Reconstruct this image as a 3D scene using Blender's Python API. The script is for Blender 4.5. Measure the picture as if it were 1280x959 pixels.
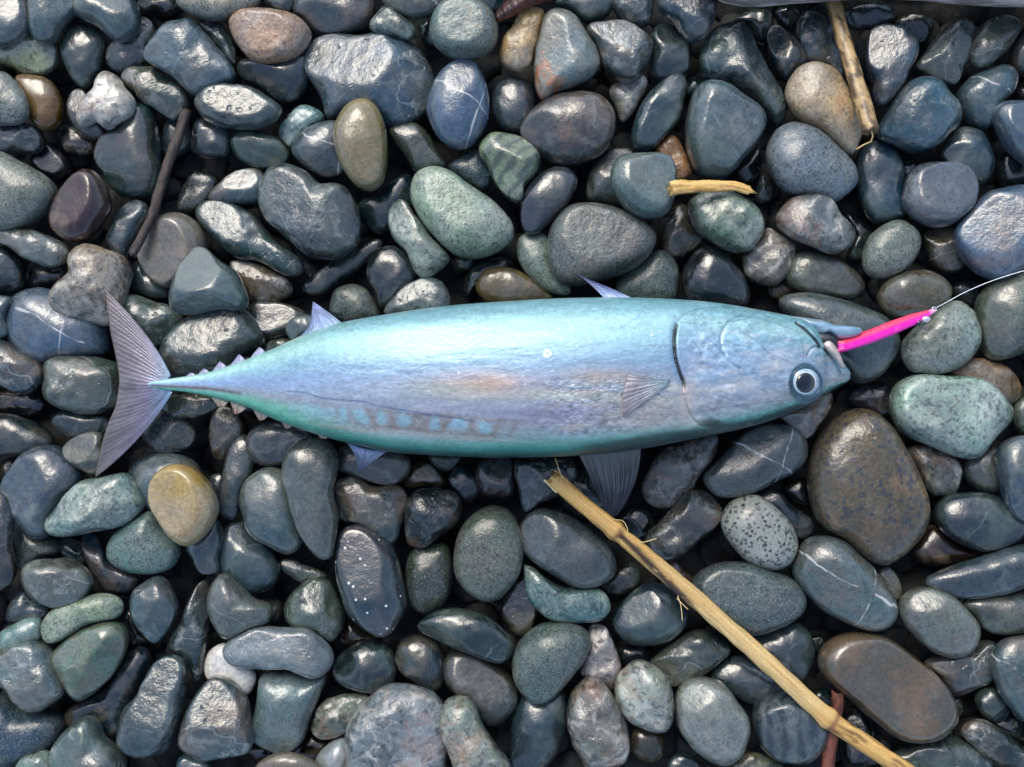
import bpy, math, random
import numpy as np
from mathutils import Vector

# ------------------------------------------------------------------ clear
for o in list(bpy.data.objects):
    bpy.data.objects.remove(o)
S = bpy.context.scene
COL = S.collection
random.seed(7)
RNG = np.random.RandomState(7)

# ------------------------------------------------------------------ camera, sky, sun, exposure
MM = 0.001
PX = 0.0004            # metres per photo pixel on the reference plane
ZREF = 0.040           # reference plane: about the tops of the pebbles
DREF = 0.55            # camera height above that plane
CAMZ = ZREF + DREF
cam_data = bpy.data.cameras.new('camera')
cam_data.sensor_width = 36.0
cam_data.lens = 36.0 * DREF / (1280 * PX)
cam_data.clip_start = 0.01
cam_data.clip_end = 500.0
cam = bpy.data.objects.new('camera', cam_data)
cam.location = (0, 0, CAMZ)
COL.objects.link(cam)
S.camera = cam

SUN_EL, SUN_AZ = math.radians(50), math.radians(112)   # azimuth measured from +X towards +Y
world = bpy.data.worlds.new('World')
S.world = world
world.use_nodes = True
wn = world.node_tree
for n in list(wn.nodes):
    wn.nodes.remove(n)
sky = wn.nodes.new('ShaderNodeTexSky')
sky.sky_type = 'NISHITA'
sky.sun_disc = False
sky.sun_elevation = SUN_EL
sky.sun_rotation = math.pi / 2 - SUN_AZ
sky.air_density = 1.0
sky.dust_density = 2.5
sky.ozone_density = 1.0
bg = wn.nodes.new('ShaderNodeBackground')
bg.inputs['Strength'].default_value = 0.15
wo = wn.nodes.new('ShaderNodeOutputWorld')
wn.links.new(sky.outputs[0], bg.inputs[0])
wn.links.new(bg.outputs[0], wo.inputs[0])

sun_data = bpy.data.lights.new('sun', 'SUN')
sun_data.energy = 0.78
sun_data.angle = math.radians(28)
sun_data.color = (1.0, 0.985, 0.87)
sun = bpy.data.objects.new('sun', sun_data)
sdir = Vector((math.cos(SUN_EL) * math.cos(SUN_AZ), math.cos(SUN_EL) * math.sin(SUN_AZ), math.sin(SUN_EL)))
sun.rotation_euler = sdir.to_track_quat('Z', 'Y').to_euler()
sun.location = sdir * 5
COL.objects.link(sun)

S.view_settings.view_transform = 'Standard'
S.view_settings.look = 'None'
S.view_settings.gamma = 1.0
S.view_settings.use_curve_mapping = False
S.view_settings.exposure = 0.95
S.render.resolution_x, S.render.resolution_y = 1024, 767

# ------------------------------------------------------------------ helpers
def P(px, py, z):
    """photo pixel -> world point at height z (the camera looks straight down)"""
    k = PX * (CAMZ - z) / DREF
    return np.array([(px - 640.0) * k, -(py - 479.5) * k, z])

def lin(h):
    c = [int(h[i:i + 2], 16) / 255.0 for i in (0, 2, 4)]
    return np.array([x / 12.92 if x <= 0.04045 else ((x + 0.055) / 1.055) ** 2.4 for x in c])

def make_mesh(name, verts, loops, starts, totals, smooth=True, color=None):
    me = bpy.data.meshes.new(name)
    me.vertices.add(len(verts))
    me.vertices.foreach_set('co', np.asarray(verts, dtype=np.float32).ravel())
    me.loops.add(len(loops))
    me.loops.foreach_set('vertex_index', np.asarray(loops, dtype=np.int32))
    me.polygons.add(len(starts))
    me.polygons.foreach_set('loop_start', np.asarray(starts, dtype=np.int32))
    me.polygons.foreach_set('loop_total', np.asarray(totals, dtype=np.int32))
    me.update(calc_edges=True)
    if smooth:
        me.polygons.foreach_set('use_smooth', np.ones(len(starts), dtype=bool))
    if color is not None:
        a = me.color_attributes.new('Col', 'FLOAT_COLOR', 'POINT')
        a.data.foreach_set('color', np.asarray(color, dtype=np.float32).ravel())
    me.validate()
    return me

def quads_mesh(name, verts, quads, color=None, smooth=True):
    q = np.asarray(quads, dtype=np.int32)
    n = len(q)
    return make_mesh(name, verts, q.ravel(), np.arange(n) * 4, np.full(n, 4), smooth, color)

def add(name, me, mat=None, parent=None, loc=None, label=None, cat=None, group=None, kind=None):
    o = bpy.data.objects.new(name, me)
    COL.objects.link(o)
    if mat is not None and me is not None:
        me.materials.append(mat)
    if loc is not None:
        o.location = loc
    if parent is not None:
        o.parent = parent
    if label: o['label'] = label
    if cat: o['category'] = cat
    if group: o['group'] = group
    if kind: o['kind'] = kind
    return o

def catmull(pts, n=12, closed=True):
    pts = np.asarray(pts, float)
    m = len(pts)
    out = []
    for i in range(m if closed else m - 1):
        if closed:
            p0, p1, p2, p3 = pts[(i - 1) % m], pts[i], pts[(i + 1) % m], pts[(i + 2) % m]
        else:
            p0, p1, p2, p3 = pts[max(i - 1, 0)], pts[i], pts[i + 1], pts[min(i + 2, m - 1)]
        t = np.linspace(0, 1, n, endpoint=False)[:, None]
        out.append(0.5 * (2 * p1 + (p2 - p0) * t + (2 * p0 - 5 * p1 + 4 * p2 - p3) * t ** 2 + (3 * p1 - p0 - 3 * p2 + p3) * t ** 3))
    if not closed:
        out.append(pts[-1:])
    return np.concatenate(out)

def resample(curve, n):
    curve = np.asarray(curve, float)
    d = np.r_[0, np.cumsum(np.linalg.norm(np.diff(curve, axis=0), axis=1))]
    t = np.linspace(0, d[-1], n)
    return np.stack([np.interp(t, d, curve[:, k]) for k in range(curve.shape[1])], 1)

def cube_sphere(n):
    vid, V, Q = {}, [], []
    def vert(p):
        key = tuple(int(round(c)) for c in p)
        if key not in vid:
            vid[key] = len(V)
            q = np.tan(np.array(key) / n * math.pi / 4)
            V.append(q / np.linalg.norm(q))
        return vid[key]
    for ax in range(3):
        for sg in (-1, 1):
            u, v = (ax + 1) % 3, (ax + 2) % 3
            for i in range(n):
                for j in range(n):
                    c = []
                    for a, b in ((0, 0), (1, 0), (1, 1), (0, 1)):
                        p = [0, 0, 0]
                        p[ax] = sg * n; p[u] = -n + 2 * (i + a); p[v] = -n + 2 * (j + b)
                        c.append(vert(p))
                    Q.append(c if sg > 0 else c[::-1])
    return np.array(V), np.array(Q, dtype=np.int32)

# ------------------------------------------------------------------ shader node helper
class NT:
    def __init__(s, name):
        s.m = bpy.data.materials.new(name)
        s.m.use_nodes = True
        s.t = s.m.node_tree
        for n in list(s.t.nodes): s.t.nodes.remove(n)
        s.out = s.t.nodes.new('ShaderNodeOutputMaterial')
        s.b = s.t.nodes.new('ShaderNodeBsdfPrincipled')
        s.t.links.new(s.b.outputs[0], s.out.inputs[0])
    def n(s, typ, **kw):
        nd = s.t.nodes.new('ShaderNode' + typ)
        for k, v in kw.items(): setattr(nd, k, v)
        return nd
    def link(s, a, b):
        if isinstance(a, (int, float)): b.default_value = a
        elif isinstance(a, (tuple, list, np.ndarray)):
            b.default_value = tuple(a) if len(b.default_value) == len(a) else tuple(a) + (1,)
        else: s.t.links.new(a, b)
    def math(s, op, a, b=0.0, clamp=False):
        nd = s.n('Math', operation=op, use_clamp=clamp)
        s.link(a, nd.inputs[0]); s.link(b, nd.inputs[1])
        return nd.outputs[0]
    def ramp(s, v, a, b, lo=0.0, hi=1.0):
        nd = s.n('MapRange', clamp=True)
        s.link(v, nd.inputs[0])
        for i, x in enumerate((a, b, lo, hi)): s.link(x, nd.inputs[i + 1])
        return nd.outputs[0]
    def mix(s, f, a, b, mode='MIX'):
        nd = s.n('Mix', data_type='RGBA', blend_type=mode)
        s.link(f, nd.inputs[0]); s.link(a, nd.inputs[6]); s.link(b, nd.inputs[7])
        return nd.outputs[2]
    def noise(s, vec, scale, detail=4, rough=0.55, dist=0.0):
        nd = s.n('TexNoise')
        s.link(vec, nd.inputs['Vector'])
        nd.inputs['Scale'].default_value = scale; nd.inputs['Detail'].default_value = detail
        nd.inputs['Roughness'].default_value = rough; nd.inputs['Distortion'].default_value = dist
        return nd.outputs[0]
    def noise_col(s, vec, scale, detail=3):
        nd = s.n('TexNoise')
        s.link(vec, nd.inputs['Vector']); nd.inputs['Scale'].default_value = scale; nd.inputs['Detail'].default_value = detail
        return nd.outputs[1]
    def voro(s, vec, scale, feature='F1', rnd=1.0):
        nd = s.n('TexVoronoi', feature=feature)
        s.link(vec, nd.inputs['Vector']); nd.inputs['Scale'].default_value = scale
        nd.inputs['Randomness'].default_value = rnd
        return nd
    def vmul(s, v, vec):
        nd = s.n('VectorMath', operation='MULTIPLY'); s.link(v, nd.inputs[0]); s.link(vec, nd.inputs[1]); return nd.outputs[0]
    def vadd(s, a, b):
        nd = s.n('VectorMath', operation='ADD'); s.link(a, nd.inputs[0]); s.link(b, nd.inputs[1]); return nd.outputs[0]
    def bump(s, h, strength, dist, normal=None):
        nd = s.n('Bump'); nd.inputs['Strength'].default_value = strength; nd.inputs['Distance'].default_value = dist
        s.link(h, nd.inputs['Height'])
        if normal is not None: s.link(normal, nd.inputs['Normal'])
        return nd.outputs[0]
    def set(s, **kw):
        for k, v in kw.items():
            s.link(v, s.b.inputs[k.replace('_', ' ')])

# ------------------------------------------------------------------ stone materials (colour of each pebble = its object colour)
def stone_mat(name, tone=0.35, tint=None, tint_amt=0.0, tint_scale=40, dark=0.0, light=0.0, sp_scale=700,
              vein=0.0, vein_scale=38, vein_col=(0.42, 0.45, 0.45), line=0.0, dots=0.0, pits=0.0, rust=0.0,
              rough=(0.24, 0.46), bump=0.25, band=0.0, coat=0.8, vcol=False, crust=0.0, second=0.5, grain=0.0, grain_col=(0.03, 0.033, 0.038)):
    k = NT(name)
    tc = k.n('TexCoord').outputs['Object']
    oi = k.n('ObjectInfo')
    if vcol:
        at = k.n('VertexColor'); at.layer_name = 'Col'
        base = at.outputs[0]; vec = tc
    else:
        base = oi.outputs['Color']
        rot = k.n('CombineXYZ')
        for i, f in enumerate((41.3, 29.1, 53.7)):
            k.link(k.math('MULTIPLY', oi.outputs['Random'], f), rot.inputs[i])
        vr = k.n('VectorRotate', rotation_type='EULER_XYZ')
        k.link(tc, vr.inputs['Vector']); k.link(rot.outputs[0], vr.inputs['Rotation'])
        vec = k.vadd(vr.outputs[0], k.vmul(rot.outputs[0], (0.37, 0.23, 0.41)))
    n1 = k.noise(vec, 70, 5, 0.62, 0.3)
    n0 = k.noise(vec, 28, 3, 0.5, 0.6)
    fine = k.noise(vec, 560, 4, 0.75)
    col = base
    # cloudy tone
    val = k.math('ADD', k.ramp(n1, 0.25, 0.75, 1 - tone, 1 + tone), k.ramp(n0, 0.3, 0.7, -tone * 0.6, tone * 0.6))
    val = k.math('MULTIPLY', val, k.ramp(fine, 0.28, 0.72, 0.6, 1.42))
    hs = k.n('HueSaturation'); k.link(col, hs.inputs['Color']); k.link(val, hs.inputs['Value'])
    k.link(k.ramp(k.noise(vec, 45, 4), 0.3, 0.7, 0.55, 1.35), hs.inputs['Saturation'])
    col = hs.outputs[0]
    if not vcol:
        # every stone has its own second mineral: green, ochre, rust or plain
        cr = k.n('ValToRGB'); k.link(k.math('FRACT', k.math('MULTIPLY', oi.outputs['Random'], 97.0)), cr.inputs[0])
        el = cr.color_ramp.elements
        el[0].position = 0.0; el[0].color = (0.06, 0.105, 0.085, 1)
        el[1].position = 1.0; el[1].color = (0.05, 0.075, 0.09, 1)
        for pos, c_ in ((0.3, (0.10, 0.12, 0.095, 1)), (0.5, (0.15, 0.12, 0.07, 1)), (0.65, (0.13, 0.08, 0.05, 1)), (0.8, (0.075, 0.08, 0.08, 1))):
            e_ = el.new(pos); e_.color = c_
        m = k.ramp(k.noise(k.vadd(vec, (1.3, 4.1, 2.2)), 42, 6, 0.68, 0.6), 0.46, 0.62, 0.0, second)
        col = k.mix(m, col, cr.outputs[0])
    if tint is not None:
        m = k.ramp(k.noise(vec, tint_scale, 6, 0.65, 0.8), 0.5, 0.68, 0.0, tint_amt)
        col = k.mix(m, col, tint)
    if band:
        w = k.n('TexWave', wave_type='BANDS', bands_direction='DIAGONAL'); k.link(vec, w.inputs['Vector'])
        w.inputs['Scale'].default_value = 55; w.inputs['Distortion'].default_value = 4; w.inputs['Detail'].default_value = 4
        w.inputs['Detail Scale'].default_value = 2.0
        col = k.mix(k.ramp(w.outputs[1], 0.3, 0.9, 0, band), col, k.mix(1.0, col, (0.38, 0.42, 0.5), 'MULTIPLY'))
    if dark:
        v = k.noise(vec, sp_scale, 2, 0.5); v2 = k.noise(vec, sp_scale * 0.37, 2, 0.6)
        m = k.ramp(k.math('ADD', k.math('MULTIPLY', v, 0.6), k.math('MULTIPLY', v2, 0.4)), 0.535, 0.575, 0, dark)
        col = k.mix(m, col, k.mix(1.0, col, (0.16, 0.17, 0.2), 'MULTIPLY'))
    if grain:
        wob = k.vadd(vec, k.vmul(k.noise_col(vec, 900, 2), (0.0007, 0.0007, 0.0007)))
        vo = k.voro(wob, sp_scale)
        sv = k.n('SeparateXYZ'); k.link(vo.outputs['Color'], sv.inputs[0])
        m = k.math('MULTIPLY', k.math('GREATER_THAN', sv.outputs[0], 1 - grain), k.ramp(vo.outputs['Distance'], 0.55, 0.7, 1, 0))
        col = k.mix(k.math('MULTIPLY', m, k.ramp(sv.outputs[1], 0, 1, 0.6, 1.0)), col, grain_col)
    if light:
        v = k.noise(k.vadd(vec, (3.1, 1.7, 0.4)), sp_scale * 1.3, 2, 0.55)
        col = k.mix(k.ramp(v, 0.56, 0.64, 0, light), col, k.mix(0.45, col, (0.5, 0.54, 0.48)))
    if rust:
        m = k.ramp(k.math('MULTIPLY', k.noise(vec, 90, 8, 0.7, 0.5), k.ramp(n0, 0.35, 0.62, 0.6, 1.25)), 0.56, 0.66, 0, rust)
        col = k.mix(m, col, (0.30, 0.115, 0.035))
    if vein:
        # sheets of pale mineral: thin warped planes, broken up
        for sc_, amt, w_, (pa, pb, pc) in ((vein_scale * 0.55, vein, 0.010, (1.0, 0.35, 0.2)), (vein_scale * 0.85, vein * 0.6, 0.012, (-0.4, 1.0, 0.5))):
            dst = k.vadd(vec, k.vmul(k.noise_col(vec, 55, 3), (0.012, 0.012, 0.012)))
            dt = k.n('VectorMath', operation='DOT_PRODUCT'); k.link(dst, dt.inputs[0]); k.link((pa, pb, pc), dt.inputs[1])
            fr = k.math('ABSOLUTE', k.math('SUBTRACT', k.math('FRACT', k.math('MULTIPLY', dt.outputs['Value'], sc_)), 0.5))
            m = k.math('MULTIPLY', k.ramp(fr, 0.0, w_, amt, 0), k.ramp(n1, 0.40, 0.56))
            col = k.mix(m, col, vein_col)
    if crust:
        cr_ = k.noise(vec, 120, 6, 0.72, 0.4)
        m = k.math('MULTIPLY', k.ramp(cr_, 0.52, 0.62, 0, crust), k.ramp(n0, 0.42, 0.62, 0.1, 1))
        col = k.mix(m, col, k.mix(0.65, col, (0.34, 0.36, 0.33)))
    if line:
        sx = k.n('SeparateXYZ'); k.link(k.vadd(tc, k.vmul(k.noise(vec, 30, 3), (0.010, 0.010, 0.010))), sx.inputs[0])
        for a, b, cc in ((0.5, 0.85, 0.009), (0.92, -0.3, 0.013)):
            s_ = k.math('ADD', k.math('MULTIPLY', sx.outputs[0], a), k.math('MULTIPLY', sx.outputs[1], b))
            wv = k.math('ABSOLUTE', k.math('SUBTRACT', s_, cc))
            col = k.mix(k.math('MULTIPLY', k.ramp(k.math('ADD', wv, k.ramp(n1, 0.3, 0.7, -0.0004, 0.0004)), 0.0002, 0.0006, line, 0), k.ramp(k.noise(vec, 110, 3), 0.38, 0.5)), col, (0.62, 0.62, 0.6))
    pit_h = None
    if dots:
        v = k.voro(vec, 240).outputs['Distance']
        col = k.mix(k.math('MULTIPLY', k.ramp(v, 0.12, 0.2, dots, 0), k.ramp(k.noise(vec, 160, 2), 0.45, 0.5)), col, (0.6, 0.62, 0.6))
    if pits:
        v = k.math('ADD', k.voro(k.vadd(vec, k.vmul(k.noise_col(vec, 260, 3), (0.006, 0.006, 0.006))), 170).outputs['Distance'], k.ramp(k.noise(vec, 60, 3), 0.3, 0.7, 0.35, -0.05))
        pit_h = k.ramp(v, 0.14, 0.3)
        col = k.mix(k.math('MULTIPLY', k.math('SUBTRACT', 1.0, pit_h), pits * 0.5), col, (0.012, 0.011, 0.01))
    # pale wear along ridges
    geo = k.n('NewGeometry')
    col = k.mix(k.ramp(geo.outputs['Pointiness'], 0.53, 0.6, 0, 0.28), col, k.mix(0.5, col, (0.42, 0.46, 0.46)))
    rg = k.ramp(k.math('ADD', k.math('MULTIPLY', n1, 0.6), k.math('MULTIPLY', n0, 0.4)), 0.35, 0.65, rough[0] - 0.08, rough[1] - 0.14)
    nrm = k.bump(k.noise(vec, 110, 6, 0.6), bump, 0.0034)
    if dark or light:
        nrm = k.bump(k.noise(vec, sp_scale, 2), 0.15, 0.0004, nrm)
    if pit_h is not None:
        nrm = k.bump(pit_h, pits, 0.0009, nrm)
    k.set(Base_Color=col, Roughness=rg, Normal=nrm, IOR=1.5)
    k.link(nrm, k.b.inputs['Coat Normal'])
    k.set(Coat_Weight=coat, Coat_Roughness=k.ramp(n1, 0.35, 0.65, 0.03, 0.13))
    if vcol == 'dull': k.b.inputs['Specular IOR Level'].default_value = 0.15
    return k.m

MATS = {
 'b': stone_mat('smooth_basalt', 0.3, rough=(0.2, 0.4), bump=0.2, vein=0.15, crust=0.2, coat=0.9),
 's': stone_mat('slate', 0.32, tint=(0.13, 0.11, 0.095), tint_amt=0.3, dark=0.4, sp_scale=800, vein=0.18, crust=0.25, rough=(0.26, 0.46), bump=0.24),
 'l': stone_mat('veined_slate', 0.3, dark=0.4, sp_scale=800, line=0.55, crust=0.2, rough=(0.26, 0.46), bump=0.24),
 'v': stone_mat('netted_stone', 0.5, tint=(0.13, 0.11, 0.085), tint_amt=0.35, vein=0.4, vein_scale=45, crust=0.6, pits=0.5, rough=(0.18, 0.42), bump=0.36, coat=0.9),
 'g': stone_mat('greenstone', 0.45, tint=(0.34, 0.40, 0.32), tint_amt=0.5, tint_scale=60, dark=0.6, light=0.3, sp_scale=480, vein=0.3, crust=0.4, rough=(0.24, 0.44), bump=0.32),
 'w': stone_mat('white_granite', 0.12, second=0.12, grain=0.3, sp_scale=620, rough=(0.36, 0.5), bump=0.2, coat=0.15),
 'r': stone_mat('rusty_stone', 0.3, second=0.12, tint=(0.33, 0.17, 0.075), tint_amt=0.5, tint_scale=45, dark=0.4, sp_scale=520, pits=0.5, crust=0.4, rough=(0.3, 0.5), bump=0.4, coat=0.3),
 't': stone_mat('tan_stone', 0.16, second=0.12, tint=(0.36, 0.26, 0.15), tint_amt=0.3, tint_scale=35, dark=0.15, sp_scale=420, rough=(0.2, 0.38), bump=0.15, coat=0.5),
 'p': stone_mat('speckled_stone', 0.22, dark=0.65, light=0.4, sp_scale=900, rough=(0.32, 0.5), bump=0.28, coat=0.25),
 'q': stone_mat('white_quartz', 0.06, second=0.12, tint=(0.62, 0.6, 0.62), tint_amt=0.4, rough=(0.3, 0.45), bump=0.12),
 'm': stone_mat('mottled_stone', 0.5, tint=(0.44, 0.42, 0.38), tint_amt=0.7, tint_scale=85, dark=0.6, sp_scale=300, vein=0.3, crust=0.5, pits=0.6, rust=0.25, rough=(0.26, 0.48), bump=0.42),
 'd': stone_mat('white_dotted_stone', 0.25, second=0.12, tint=(0.10, 0.075, 0.08), tint_amt=0.5, dots=1.0, rough=(0.2, 0.36), bump=0.2, coat=0.9),
 'k': stone_mat('dark_flecked_brown_stone', 0.22, second=0.12, tint=(0.24, 0.14, 0.07), tint_amt=0.5, tint_scale=30, dark=0.3, grain=0.26, light=0.1, sp_scale=420, pits=0.3, rough=(0.26, 0.42), bump=0.28, coat=0.45),
 'u': stone_mat('polished_brown_stone', 0.2, second=0.12, tint=(0.22, 0.115, 0.05), tint_amt=0.42, tint_scale=22, dark=0.15, crust=0.15, rough=(0.2, 0.36), bump=0.16, coat=0.9),
 'o': stone_mat('orange_stained_stone', 0.25, rust=0.75, tint=(0.34, 0.24, 0.12), tint_amt=0.4, dark=0.3, vein=0.2, crust=0.3, rough=(0.25, 0.46), bump=0.3),
 'z': stone_mat('banded_stone', 0.35, band=0.9, vein=0.2, dark=0.3, crust=0.3, rough=(0.24, 0.45), bump=0.3),
}
SHADED_GAP_MAT = stone_mat('beach_pebbles', 0.4, tint=(0.05, 0.045, 0.04), tint_amt=0.3, dark=0.4, light=0.08, rough=(0.6, 0.8), bump=0.35, coat=0.0, vcol='dull')  # for the gap pebbles: dulled so the gaps read as deep shade
BEACH_MAT = stone_mat('wet_beach_pebbles', 0.4, tint=(0.09, 0.08, 0.065), tint_amt=0.35, dark=0.4, light=0.15, vein=0.2, crust=0.35, rough=(0.22, 0.44), bump=0.3, coat=0.8, vcol=True)
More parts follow.
